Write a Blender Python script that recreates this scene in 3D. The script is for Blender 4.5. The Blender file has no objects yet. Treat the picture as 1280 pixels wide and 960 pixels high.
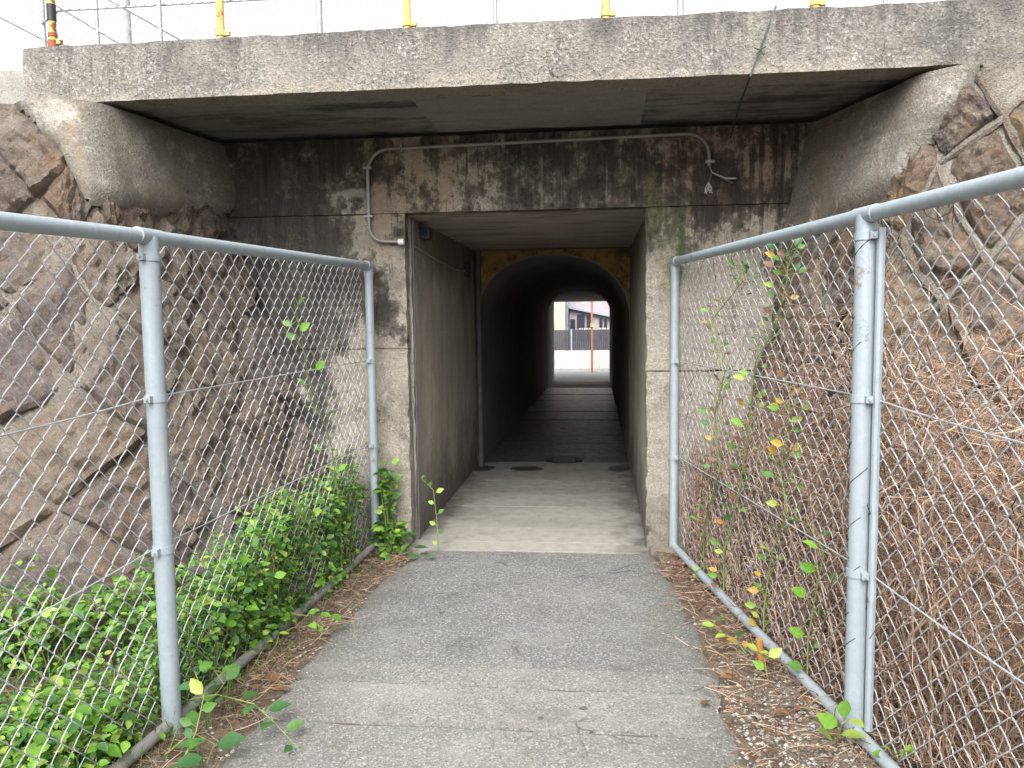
import bpy, math, random
import numpy as np
from mathutils import Vector, Matrix, noise
R = math.radians
random.seed(7); rng = np.random.default_rng(7)
S = bpy.context.scene
col = S.collection

# ------------------------------------------------------------------ camera
F, YAW, PITCH, ROLL = 1005.27, 0.1073, -0.0845, 0.0119
cd = bpy.data.cameras.new('camera'); cam = bpy.data.objects.new('camera', cd); col.objects.link(cam)
cd.sensor_width = 36.0; cd.lens = 36.0 * F / 1280.0; cd.clip_start = 0.05; cd.clip_end = 2000
CAMLOC = Vector((0, 0, 1.6))
def _cam_axes():
    cy, sy = math.cos(YAW), math.sin(YAW); cp, sp = math.cos(PITCH), math.sin(PITCH); cr, sr = math.cos(ROLL), math.sin(ROLL)
    X = Vector((cy, sy, 0)); Y = Vector((-sy, cy, 0)); Z = Vector((0, 0, 1))
    D = cp * Y + sp * Z; U = -sp * Y + cp * Z
    return cr * X - sr * U, sr * X + cr * U, D
cA, cB, cD = _cam_axes()
cam.matrix_world = Matrix.Translation(CAMLOC) @ Matrix((cA, cB, -cD)).transposed().to_4x4()
S.camera = cam
def ray(px, py): return cD + cA * ((px - 640) / F) - cB * ((py - 480) / F)
def at_y(px, py, y): r = ray(px, py); return CAMLOC + r * (y / r.y)
def at_z(px, py, z): r = ray(px, py); return CAMLOC + r * ((z - 1.6) / r.z)

# ------------------------------------------------------------------ sky, sun, exposure
W = bpy.data.worlds.new('World'); S.world = W; W.use_nodes = True
wn = W.node_tree.nodes; wl = W.node_tree.links; wn.clear()
sky = wn.new('ShaderNodeTexSky'); sky.sky_type = 'NISHITA'; sky.sun_disc = False
SUN_EL, SUN_AZ = R(48), R(186)
sky.sun_elevation = SUN_EL; sky.sun_rotation = SUN_AZ; sky.dust_density = 6.0; sky.air_density = 1.0
hs = wn.new('ShaderNodeHueSaturation'); hs.inputs['Saturation'].default_value = 0.12
bg = wn.new('ShaderNodeBackground'); bg.inputs['Strength'].default_value = 0.15
wo = wn.new('ShaderNodeOutputWorld')
wl.new(sky.outputs[0], hs.inputs['Color']); wl.new(hs.outputs[0], bg.inputs[0]); wl.new(bg.outputs[0], wo.inputs[0])
sl = bpy.data.lights.new('sun', 'SUN'); sl.energy = 1.15; sl.angle = R(60); sl.color = (1, .97, .93)
so = bpy.data.objects.new('sun', sl); col.objects.link(so)
sd = Vector((math.sin(SUN_AZ) * math.cos(SUN_EL), math.cos(SUN_AZ) * math.cos(SUN_EL), math.sin(SUN_EL)))
so.rotation_euler = sd.to_track_quat('Z', 'Y').to_euler(); so.location = (0, -5, 20)
vs = S.view_settings; vs.view_transform = 'Standard'; vs.look = 'None'; vs.gamma = 1; vs.exposure = 1.58

# ------------------------------------------------------------------ material helpers
MATS = {}
class NT:
    def __init__(s, name):
        s.m = bpy.data.materials.new(name); s.m.use_nodes = True
        s.t = s.m.node_tree; s.n = s.t.nodes; s.l = s.t.links
        s.b = s.n['Principled BSDF']; s.out = s.n['Material Output']
        s.pos = s.n.new('ShaderNodeNewGeometry').outputs['Position']
        MATS[name] = s.m
    def set(s, sock, v):
        if isinstance(v, bpy.types.NodeSocket): s.l.new(v, sock)
        elif v is not None: sock.default_value = v
    def noise(s, scale, detail=4, rough=.6, vec=None, dist=0.0):
        n = s.n.new('ShaderNodeTexNoise'); n.inputs['Scale'].default_value = scale; n.inputs['Detail'].default_value = detail
        n.inputs['Roughness'].default_value = rough; n.inputs['Distortion'].default_value = dist
        s.l.new(vec or s.pos, n.inputs['Vector']); return n.outputs['Fac']
    def vor(s, scale, vec=None, feat='F1', out='Distance'):
        n = s.n.new('ShaderNodeTexVoronoi'); n.feature = feat; n.inputs['Scale'].default_value = scale
        s.l.new(vec or s.pos, n.inputs['Vector']); return n.outputs[out]
    def vscale(s, sx, sy, sz, vec=None):
        n = s.n.new('ShaderNodeMapping'); n.inputs['Scale'].default_value = (sx, sy, sz); s.l.new(vec or s.pos, n.inputs['Vector']); return n.outputs[0]
    def ramp(s, fac, pts):
        n = s.n.new('ShaderNodeValToRGB'); cr = n.color_ramp
        while len(cr.elements) < len(pts): cr.elements.new(.5)
        for e, (p, c) in zip(cr.elements, pts):
            e.position = p; e.color = (c, c, c, 1) if not hasattr(c, '__len__') else (*c, 1)
        s.l.new(fac, n.inputs[0]); return n.outputs[0]
    def mix(s, fac, a, b, mode='MIX'):
        n = s.n.new('ShaderNodeMix'); n.data_type = 'RGBA'; n.blend_type = mode
        s.set(n.inputs[0], fac); 
        for k, v in ((6, a), (7, b)):
            if hasattr(v, '__len__') and not isinstance(v, bpy.types.NodeSocket): v = (*v, 1) if len(v) == 3 else v
            s.set(n.inputs[k], v)
        return n.outputs[2]
    def math(s, op, a, b=None, clamp=False):
        n = s.n.new('ShaderNodeMath'); n.operation = op; n.use_clamp = clamp
        s.set(n.inputs[0], a)
        if b is not None: s.set(n.inputs[1], b)
        return n.outputs[0]
    def mr(s, v, a, b, c=0., d=1.):
        n = s.n.new('ShaderNodeMapRange'); s.set(n.inputs[0], v)
        for k, q in zip((1, 2, 3, 4), (a, b, c, d)): n.inputs[k].default_value = q
        return n.outputs[0]
    def xyz(s, vec=None):
        n = s.n.new('ShaderNodeSeparateXYZ'); s.l.new(vec or s.pos, n.inputs[0]); return n.outputs
    def blob(s, x, z, rx, rz, wob=None):
        X, _, Z = s.xyz()
        dx = s.math('DIVIDE', s.math('SUBTRACT', X, x), rx); dz = s.math('DIVIDE', s.math('SUBTRACT', Z, z), rz)
        d = s.math('SQRT', s.math('ADD', s.math('MULTIPLY', dx, dx), s.math('MULTIPLY', dz, dz)))
        if wob is not None: d = s.math('ADD', d, s.mr(wob, .3, .7, -.7, .7))
        return s.mr(d, .6, 1.25, 1., 0.)
    def bump(s, h, strength=.5, dist=.01, prev=None):
        n = s.n.new('ShaderNodeBump'); n.inputs['Strength'].default_value = strength; n.inputs['Distance'].default_value = dist
        s.l.new(h, n.inputs['Height'])
        if prev is not None: s.l.new(prev, n.inputs['Normal'])
        return n.outputs[0]
    def done(s, color, rough=.9, normal=None, spec=.3, metal=0.):
        s.set(s.b.inputs['Base Color'], (*color, 1) if isinstance(color, tuple) else color)
        s.set(s.b.inputs['Roughness'], rough); s.b.inputs['Specular IOR Level'].default_value = spec
        s.b.inputs['Metallic'].default_value = metal
        if normal is not None: s.l.new(normal, s.b.inputs['Normal'])
        return s.m

def concrete(name, c1, c2, agg=.5, stain=None, big=1.2, aggscale=120, bumpd=.005, rough=.92):
    t = NT(name)
    n1 = t.noise(big, 5, .62); n2 = t.noise(9, 6, .7)
    c = t.mix(t.ramp(n1, [(.32, 0.), (.68, 1.)]), c1, c2)
    c = t.mix(t.mr(n2, .3, .7, .0, .55), c, tuple(x * .55 for x in c1))
    v = t.vor(aggscale, out='Color'); vd = t.vor(aggscale)
    g = t.n.new('ShaderNodeSeparateColor'); t.l.new(v, g.inputs[0])
    ag = t.ramp(g.outputs[0], [(0, (.07, .068, .066)), (.35, (.15, .14, .13)), (.75, (.24, .225, .2)), (.93, (.30, .285, .26)), (1, (.5, .48, .44))])
    c = t.mix(t.math('MULTIPLY', t.mr(t.noise(5, 3), .35, .65, .35, 1.), agg), c, ag)
    if stain: c = stain(t, c)
    pits = t.ramp(t.noise(60, 3, .7), [(.30, 0.), (.42, 1.)])
    c = t.mix(t.mr(pits, 0, 1, .55, 0.), c, (.03, .028, .025))
    h = t.math('ADD', t.math('MULTIPLY', vd, .6), t.math('ADD', t.math('MULTIPLY', n2, 1.3), t.math('MULTIPLY', pits, .5)))
    nb = t.bump(h, .8, bumpd); nb = t.bump(t.noise(24, 8, .75), .7, bumpd * 2.2, nb)
    return t.done(c, rough, nb)

def facade_stain(t, c):
    X, Y, Z = t.xyz()
    band = t.noise(1.0, 4, .55, t.vscale(.8, .8, 7)); c = t.mix(t.mr(band, .52, .66, 0., .5), c, (.15, .13, .105))
    c = t.mix(t.mr(t.noise(2.6, 8, .74), .52, .62, 0., .55), c, (.10, .09, .075))
    c = t.mix(t.mr(t.noise(4.5, 7, .74), .58, .66, 0., .6), c, (.42, .38, .31))
    wob = t.noise(2.2, 6, .68)
    st = t.noise(1.0, 5, .66, t.vscale(9, 9, .9)); st2 = t.noise(1.0, 4, .6, t.vscale(26, 26, 1.6))
    # tan / rusty / yellowish weathered patches
    c = t.mix(t.math('MULTIPLY', t.blob(-1.05, 2.55, .32, .3, wob), .75), c, (.27, .215, .145))
    c = t.mix(t.math('MULTIPLY', t.blob(.78, 2.55, .5, .35, wob), .6), c, (.19, .12, .085))
    c = t.mix(t.math('MULTIPLY', t.blob(-1.47, 2.4, .13, .4, wob), .6), c, (.2, .14, .09))
    # black algae: left field, lintel streaks, right streaks
    left = t.math('MULTIPLY', t.blob(-2.35, 2.2, .85, 1.5, wob), 1.1)
    top = t.math('MULTIPLY', t.mr(Z, 2.45, 2.85, .0, 1.), t.mr(st, .35, .6, .3, 1.))
    mid = t.math('MULTIPLY', t.blob(-.3, 2.52, .85, .42, wob), t.mr(st, .32, .52, .55, 1.))
    low = t.math('MULTIPLY', t.mr(t.math('ABSOLUTE', t.math('SUBTRACT', Z, 2.36)), .0, .13, .8, 0.), t.mr(X, -1.0, -.6, 0., 1.))
    rgt = t.math('MULTIPLY', t.blob(.6, 2.35, .42, .36, wob), t.mr(st, .36, .55, .3, 1.))
    rg2 = t.math('MULTIPLY', t.blob(1.2, 2.45, .28, .6, wob), t.mr(st2, .38, .58, .2, 1.))
    strk = t.math('MULTIPLY', t.mr(st2, .54, .66), t.mr(Z, 1.3, 2.5, 0., .8))
    m = left
    for q in (top, mid, low, rgt, rg2, strk): m = t.math('MAXIMUM', m, q)
    na = t.noise(5, 9, .74); nbb = t.noise(30, 7, .8); nst = t.noise(1.0, 7, .72, t.vscale(16, 16, 2.2))
    q = t.math('ADD', m, t.math('ADD', t.mr(na, .25, .75, -.8, .8), t.math('ADD', t.mr(nbb, .25, .75, -.35, .35), t.mr(nst, .25, .75, -.24, .24))))
    c = t.mix(t.mr(q, .30, .58, 0., .6), c, (.05, .044, .037))
    c = t.mix(t.math('MULTIPLY', t.mr(q, .40, 1.0, 0., .95), t.mr(t.noise(1.0, 7, .75, t.vscale(20, 20, 2.5)), .35, .62, 1., .62)), c, (.017, .0155, .0145))
    # pale lime efflorescence
    ef = t.math('MULTIPLY', t.mr(st2, .6, .7), t.blob(-.4, 2.42, .6, .25, wob))
    c = t.mix(t.math('MULTIPLY', ef, .35), c, (.36, .34, .3))
    # moss
    ms = t.mr(t.noise(16, 7, .8), .4, .62)
    wob2 = t.noise(7, 7, .75)
    c = t.mix(t.math('MULTIPLY', t.math('MULTIPLY', t.blob(.48, 2.06, .12, .3, wob2), ms), .8), c, (.05, .085, .022))
    c = t.mix(t.math('MULTIPLY', t.math('MULTIPLY', t.blob(.36, 2.3, .05, .22, wob2), ms), .6), c, (.18, .17, .07))
    c = t.mix(t.math('MULTIPLY', t.blob(-1.64, 2.44, .1, .03, wob2), .45), c, (.42, .40, .35))
    # damp foot
    c = t.mix(t.mr(t.math('ADD', Z, t.mr(wob, .3, .7, -.25, .25)), .0, .3, .65, 0.), c, (.07, .06, .045))
    return c
concrete('facade_concrete', (.36, .325, .26), (.27, .24, .19), .55, facade_stain)
def deck_stain(t, c):
    X, Y, Z = t.xyz()
    st = t.noise(1.0, 6, .7, t.vscale(7, 7, 1.1)); st2 = t.noise(1.0, 5, .7, t.vscale(30, 30, 1.4)); n = t.noise(3.2, 8, .75)
    c = t.mix(t.mr(t.math('ADD', t.mr(Z, 2.85, 3.13, -.35, .55), t.mr(st, .3, .7, -.6, .6)), .1, .6, 0., .75), c, (.075, .07, .067))
    c = t.mix(t.mr(n, .52, .64, 0., .55), c, (.10, .094, .088))
    c = t.mix(t.math('MULTIPLY', t.mr(st2, .56, .66), .4), c, (.06, .055, .05))
    c = t.mix(t.mr(t.math('ADD', Z, t.mr(t.noise(5, 6, .7), .3, .7, -.07, .07)), 2.87, 2.81, 0., .45), c, (.32, .28, .22))
    c = t.mix(t.mr(t.math('ADD', X, t.mr(n, .3, .7, -.6, .6)), 1.3, 2.2, 0., .75), c, (.07, .066, .062))
    c = t.mix(t.mr(t.noise(1.5, 6, .7), .54, .68, 0., .45), c, (.28, .255, .215))
    cr = t.n.new('ShaderNodeTexVoronoi'); cr.feature = 'DISTANCE_TO_EDGE'; cr.inputs['Scale'].default_value = 2.2
    dv = t.n.new('ShaderNodeMix'); dv.data_type = 'VECTOR'; dv.inputs[0].default_value = .12; nn = t.n.new('ShaderNodeTexNoise'); nn.inputs['Scale'].default_value = 6; nn.inputs['Detail'].default_value = 6
    t.l.new(t.pos, nn.inputs['Vector']); t.l.new(t.pos, dv.inputs[4]); t.l.new(nn.outputs['Color'], dv.inputs[5]); t.l.new(dv.outputs[1], cr.inputs['Vector'])
    return t.mix(t.math('MULTIPLY', t.mr(cr.outputs['Distance'], .001, .004, 1., 0.), t.mr(t.noise(1.1, 3), .57, .63, 0., .75)), c, (.04, .037, .034))
concrete('deck_concrete', (.215, .203, .182), (.155, .147, .135), .7, deck_stain, aggscale=95, bumpd=.008)
def soffit_stain(t, c):
    st = t.noise(1.0, 5, .66, t.vscale(.9, 7, 3))
    return t.mix(t.mr(t.math('ADD', st, t.mr(t.noise(2.5, 7, .72), .3, .7, -.15, .15)), .44, .62, 0., .85), c, (.05, .047, .045))
concrete('soffit_concrete', (.27, .255, .24), (.18, .17, .16), .15, soffit_stain)
concrete('soffit_patch', (.27, .26, .25), (.215, .205, .2), .08, lambda t, c: t.mix(t.mr(t.noise(1.0, 5, .66, t.vscale(1, 9, 3)), .5, .7, 0., .35), c, (.1, .1, .1)))
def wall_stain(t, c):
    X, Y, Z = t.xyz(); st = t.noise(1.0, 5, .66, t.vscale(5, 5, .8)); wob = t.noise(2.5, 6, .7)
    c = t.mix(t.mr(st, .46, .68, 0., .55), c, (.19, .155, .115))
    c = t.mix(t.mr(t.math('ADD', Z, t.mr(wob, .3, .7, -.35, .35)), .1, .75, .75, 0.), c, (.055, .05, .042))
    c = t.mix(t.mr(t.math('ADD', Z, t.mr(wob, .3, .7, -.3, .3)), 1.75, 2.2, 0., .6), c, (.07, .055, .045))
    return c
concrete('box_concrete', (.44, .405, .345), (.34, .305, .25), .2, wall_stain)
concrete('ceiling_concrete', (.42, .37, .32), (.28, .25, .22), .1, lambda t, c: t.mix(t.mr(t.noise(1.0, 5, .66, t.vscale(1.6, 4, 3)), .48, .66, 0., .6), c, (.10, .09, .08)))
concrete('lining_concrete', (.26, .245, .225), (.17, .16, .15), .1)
concrete('far_concrete', (.40, .385, .36), (.3, .285, .26), .15)
def wing_stain(t, c):
    X, Y, Z = t.xyz(); st = t.noise(1.0, 6, .68, t.vscale(5, 5, .9)); ln = t.noise(1.0, 3, .5, t.vscale(.6, .6, 14))
    c = t.mix(t.mr(t.noise(1.9, 7, .72), .46, .6, 0., .65), c, (.115, .10, .082))
    c = t.mix(t.mr(st, .52, .66, 0., .6), c, (.20, .145, .09))
    c = t.mix(t.mr(ln, .56, .66, 0., .4), c, (.09, .08, .07))
    return t.mix(t.mr(t.noise(3.1, 6, .7), .56, .66, 0., .55), c, (.40, .385, .34))
concrete('wing_concrete', (.225, .205, .17), (.165, .15, .125), .5, wing_stain)
concrete('mortar', (.20, .175, .14), (.11, .095, .08), .35, lambda t, c: t.mix(t.mr(t.noise(4, 6, .7), .45, .62, 0., .8), c, (.12, .085, .06)), bumpd=.012)
concrete('mortar_pale', (.25, .23, .185), (.15, .135, .11), .4, lambda t, c: t.mix(t.mr(t.noise(4, 6, .7), .5, .66, 0., .7), c, (.10, .08, .06)), bumpd=.012)
concrete('pale_coping', (.34, .33, .3), (.24, .23, .21), .3)
def ygrad(t, c):
    return t.mix(t.mr(t.noise(6, 5, .7), .44, .6, 0., .85), c, (.08, .062, .045))
concrete('ochre_paint', (.44, .29, .09), (.33, .22, .08), .03, ygrad)
def asphalt(name, c1, c2, lo=.4):
    t = NT(name); n1 = t.noise(1.3, 5, .65); n2 = t.noise(7, 5, .7)
    v = t.vor(130, out='Color'); g = t.n.new('ShaderNodeSeparateColor'); t.l.new(v, g.inputs[0])
    c = t.mix(t.ramp(n1, [(.35, 0.), (.65, 1.)]), c1, c2)
    ag = t.ramp(g.outputs[0], [(0, (.04, .04, .042)), (.5, (.14, .14, .14)), (.85, (.28, .275, .265)), (1, (.55, .54, .5))])
    c = t.mix(lo, c, ag)
    c = t.mix(t.mr(n2, .5, .75, 0., .5), c, tuple(x * .55 for x in c1))
    X, Y, Z = t.xyz(); edge = t.math('ADD', t.math('ABSOLUTE', t.math('ADD', X, .43)), t.mr(t.noise(2, 5, .7), .3, .7, -.25, .25))
    c = t.mix(t.mr(edge, .55, .95, 0., .5), c, (.085, .085, .07))
    bigs = t.vor(150, out='Color'); gb = t.n.new('ShaderNodeSeparateColor'); t.l.new(bigs, gb.inputs[0])
    c = t.mix(t.ramp(gb.outputs[1], [(.90, 0.), (.95, .45)]), c, (.34, .33, .31)); c = t.mix(t.ramp(gb.outputs[2], [(.88, 0.), (.94, .6)]), c, (.05, .05, .05))
    c = t.mix(t.mr(t.noise(3.5, 8, .75), .52, .66, 0., .45), c, tuple(x * 1.55 for x in c1)); c = t.mix(t.mr(t.noise(2.2, 8, .75), .54, .66, 0., .5), c, tuple(x * .5 for x in c1))
    cr = t.n.new('ShaderNodeTexVoronoi'); cr.feature = 'DISTANCE_TO_EDGE'; cr.inputs['Scale'].default_value = 1.1
    dv = t.n.new('ShaderNodeMix'); dv.data_type = 'VECTOR'; dv.inputs[0].default_value = .1; nn = t.n.new('ShaderNodeTexNoise'); nn.inputs['Scale'].default_value = 7; nn.inputs['Detail'].default_value = 7
    t.l.new(t.pos, nn.inputs['Vector']); t.l.new(t.pos, dv.inputs[4]); t.l.new(nn.outputs['Color'], dv.inputs[5]); t.l.new(dv.outputs[1], cr.inputs['Vector'])
    c = t.mix(t.math('MULTIPLY', t.mr(cr.outputs['Distance'], .002, .006, 1., 0.), t.mr(t.noise(1.3, 3), .52, .6, 0., .8)), c, (.035, .034, .032))
    sp = t.ramp(t.noise(10, 2, .4), [(.76, 0.), (.79, 1.)])
    c = t.mix(t.math('MULTIPLY', sp, .7), c, (.045, .045, .045))
    h = t.math('ADD', t.vor(130), t.math('MULTIPLY', n2, .9))
    return t.done(c, .93, t.bump(h, .6, .004), .25)
asphalt('asphalt', (.132, .13, .124), (.098, .097, .094), .28)
asphalt('path_concrete', (.185, .18, .163), (.15, .146, .133), .22)
asphalt('path_screed', (.165, .161, .149), (.13, .127, .119), .26)
def floorm(name, c1, c2, r0, r1):
    t = NT(name); n1 = t.noise(1.0, 5, .65, t.vscale(.7, 2.6, 1)); n2 = t.noise(11, 5, .7)
    c = t.mix(t.ramp(n1, [(.35, 0.), (.65, 1.)]), c1, c2); c = t.mix(t.mr(n2, .45, .7, 0., .45), c, tuple(x * .55 for x in c2))
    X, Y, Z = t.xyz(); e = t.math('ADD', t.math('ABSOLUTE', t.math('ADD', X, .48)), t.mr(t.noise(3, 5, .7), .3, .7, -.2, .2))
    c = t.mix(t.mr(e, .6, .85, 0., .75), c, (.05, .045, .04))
    return t.done(c, t.mr(n2, .3, .7, r0, r1), t.bump(t.math('ADD', n2, t.noise(40, 3)), .35, .002), .4)
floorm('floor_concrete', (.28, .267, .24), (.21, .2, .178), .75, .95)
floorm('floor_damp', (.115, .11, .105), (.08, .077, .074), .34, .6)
# stone: hue per stone, mottled
def stone_mat(name, stops, rust, pale):
    t = NT(name)
    oi = t.n.new('ShaderNodeObjectInfo')
    base = t.ramp(oi.outputs['Random'], stops)
    n1 = t.noise(4, 8, .72); n2 = t.noise(18, 8, .78); n3 = t.noise(1.7, 6, .66); n4 = t.noise(55, 5, .75)
    n5 = t.noise(95, 4, .8)
    c = t.mix(t.mr(n1, .50, .64, 0., .75), base, rust)
    c = t.mix(t.mr(n3, .52, .62, 0., .6), c, (.12, .098, .102))
    c = t.mix(t.mr(t.noise(7, 7, .75), .53, .64, 0., .7), c, pale)
    c = t.mix(t.mr(n2, .56, .68, 0., .85), c, (.04, .033, .032))
    c = t.mix(t.mr(n5, .50, .62, 0., .55), c, (.05, .042, .04))
    c = t.mix(t.mr(t.noise(70, 4, .8), .54, .64, 0., .6), c, (.36, .30, .235))
    h = t.math('ADD', t.math('MULTIPLY', n1, 1.6), t.math('ADD', t.math('MULTIPLY', n2, 1.2), t.math('ADD', t.math('MULTIPLY', n4, .5), t.math('MULTIPLY', t.vor(13, t.vscale(1, 1, 1.6)), .7))))
    nb = t.bump(h, 1., .04); nb = t.bump(t.math('ADD', t.noise(34, 8, .8), t.math('MULTIPLY', n5, .5)), .9, .022, nb)
    return t.done(c, .95, nb, .2)
stone_mat('stone_purple', [(0, (.19, .158, .14)), (.3, (.145, .12, .118)), (.55, (.23, .18, .14)), (.8, (.185, .16, .145)), (1, (.25, .20, .15))], (.23, .15, .09), (.30, .265, .22))
stone_mat('stone_tan', [(0, (.20, .16, .125)), (.3, (.12, .10, .09)), (.55, (.25, .175, .115)), (.8, (.16, .138, .118)), (1, (.27, .205, .14))], (.30, .17, .08), (.34, .29, .215))
def simple(name, c, rough=.6, metal=0., var=.25, scale=8, spec=.4, bump=0.):
    t = NT(name); n = t.noise(scale, 5, .65)
    cc = t.mix(t.mr(n, .4, .68, 0., var * 2), c, tuple(x * .55 for x in c))
    return t.done(cc, rough, t.bump(n, .4, bump) if bump else None, spec, metal)
def pipe_mat():
    t = NT('fence_paint'); n = t.noise(12, 5, .7); n2 = t.noise(45, 4, .7)
    c = t.mix(t.mr(n, .4, .7, 0., .6), (.285, .33, .36), (.22, .255, .28))
    c = t.mix(t.mr(n2, .6, .72, 0., .6), c, (.2, .2, .19)); c = t.mix(t.ramp(t.noise(6, 6, .8), [(.62, 0.), (.68, .7)]), c, (.15, .10, .065))
    c = t.mix(t.mr(t.noise(1., 5, .75, t.vscale(30, 30, 3)), .58, .68, 0., .45), c, (.40, .44, .46))
    return t.done(c, t.mr(n, .3, .7, .35, .6), t.bump(n2, .25, .001), .5, .15)
pipe_mat()
simple('old_pipe', (.22, .215, .205), .7, .1, .4, 14)
simple('wire', (.37, .375, .40), .6, .1, .3, 3)
simple('faint_wire', (.28, .28, .3), .6, .1, .2, 3)
simple('conduit_grey', (.25, .25, .25), .5, .1, .3, 10)
simple('frayed_grey', (.4, .4, .4), .7)
simple('white_fitting', (.6, .6, .58), .5)
simple('black_plastic', (.02, .02, .022), .5)
simple('cable', (.09, .085, .085), .6)
simple('green_wire', (.02, .05, .04), .6)
def rusty(name, c, amt):
    t = NT(name); n = t.noise(9, 6, .75)
    cc = t.mix(t.ramp(n, [(amt, 0.), (amt + .07, 1.)]), c, (.16, .06, .03)); return t.done(cc, .7, t.bump(n, .5, .003), .3)
rusty('yellow_paint', (.52, .36, .13), .56); rusty('yellow_rusty', (.5, .33, .11), .48); rusty('red_rust', (.22, .07, .04), .5)
rusty('orange_paint', (.34, .13, .075), .66)
rusty('rust_stake', (.32, .15, .04), .5)
simple('grey_steel', (.33, .33, .35), .5, .3); simple('pole_concrete', (.36, .37, .37), .8)
simple('soil', (.085, .065, .045), .95, 0, .4, 12, .2, .03)
def verge():
    t = NT('verge_soil'); n = t.noise(6, 6, .7); n2 = t.noise(30, 5, .7)
    c = t.mix(t.mr(n, .35, .65, 0., 1.), (.12, .085, .055), (.19, .165, .13)); c = t.mix(t.mr(n2, .45, .7, 0., .8), c, (.045, .035, .028))
    return t.done(c, .95, t.bump(t.math('ADD', n, n2), .9, .02), .2)
verge()
simple('street_asphalt', (.17, .17, .17), .9, 0, .15, 20); simple('white_render', (.50, .475, .46), .8, 0, .06, 2)
simple('white_stucco', (.6, .58, .59), .8, 0, .06, 2)
simple('dark_slat', (.05, .052, .06), .5); simple('roof_blue', (.20, .23, .29), .5); simple('house_grey', (.30, .27, .29), .8); simple('dark_frame', (.03, .03, .035), .4)
simple('tile_tan', (.42, .35, .29), .7, 0, .12, 6); simple('gutter', (.35, .36, .4), .5)
def glass():
    t = NT('window_glass'); return t.done((.03, .035, .045), .06, None, .6)
glass()
simple('iron', (.05, .048, .046), .55, .5, .3, 30); simple('wet_patch', (.055, .052, .05), .4, 0, .2, 9)
simple('rail_ballast', (.15, .13, .115), .95, 0, .4, 25)
def leafm(name, c1, c2, c3=None):
    t = NT(name); g = t.n.new('ShaderNodeNewGeometry'); oi = t.n.new('ShaderNodeObjectInfo')
    f = t.math('FRACT', t.math('ADD', g.outputs['Random Per Island'], oi.outputs['Random']))
    c = t.ramp(f, [(0, c1), (.6, c2), (1, c3 or c2)])
    c = t.mix(t.mr(t.noise(60, 3), .4, .7, 0., .35), c, tuple(x * .5 for x in c1))
    t.done(c, .45, None, .4)
    tr = t.n.new('ShaderNodeBsdfTranslucent'); t.l.new(c, tr.inputs[0])
    mx = t.n.new('ShaderNodeMixShader'); mx.inputs[0].default_value = .35
    t.l.new(t.b.outputs[0], mx.inputs[1]); t.l.new(tr.outputs[0], mx.inputs[2]); t.l.new(mx.outputs[0], t.out.inputs[0])
leafm('leaf_fresh', (.09, .21, .025), (.15, .33, .04), (.24, .42, .07)); leafm('leaf_dark', (.035, .10, .03), (.055, .15, .045), (.08, .19, .05))
leafm('leaf_mid', (.06, .15, .03), (.10, .23, .04), (.15, .29, .06))
leafm('leaf_lime', (.22, .36, .06), (.33, .42, .08)); leafm('leaf_yellow', (.40, .26, .04), (.46, .34, .07), (.42, .2, .05))
leafm('leaf_dead', (.15, .08, .042), (.23, .135, .075), (.11, .066, .043))
def twigm(name, c1, c2, c3):
    t = NT(name); g = t.n.new('ShaderNodeNewGeometry')
    t.done(t.ramp(g.outputs['Random Per Island'], [(0, c1), (.5, c2), (1, c3)]), .85, None, .2)
twigm('twig_brown', (.085, .055, .044), (.235, .148, .102), (.46, .345, .255)); twigm('twig_litter', (.055, .036, .027), (.15, .09, .06), (.33, .24, .17))
twigm('twig_straw', (.14, .085, .06), (.26, .18, .12), (.44, .34, .25))
twigm('stem_green', (.10, .16, .04), (.16, .22, .06), (.2, .16, .08))
twigm('pebble_grey', (.11, .10, .09), (.22, .21, .195), (.36, .35, .33)); twigm('dark_tendril', (.05, .04, .035), (.10, .07, .055), (.16, .12, .09))

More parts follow.
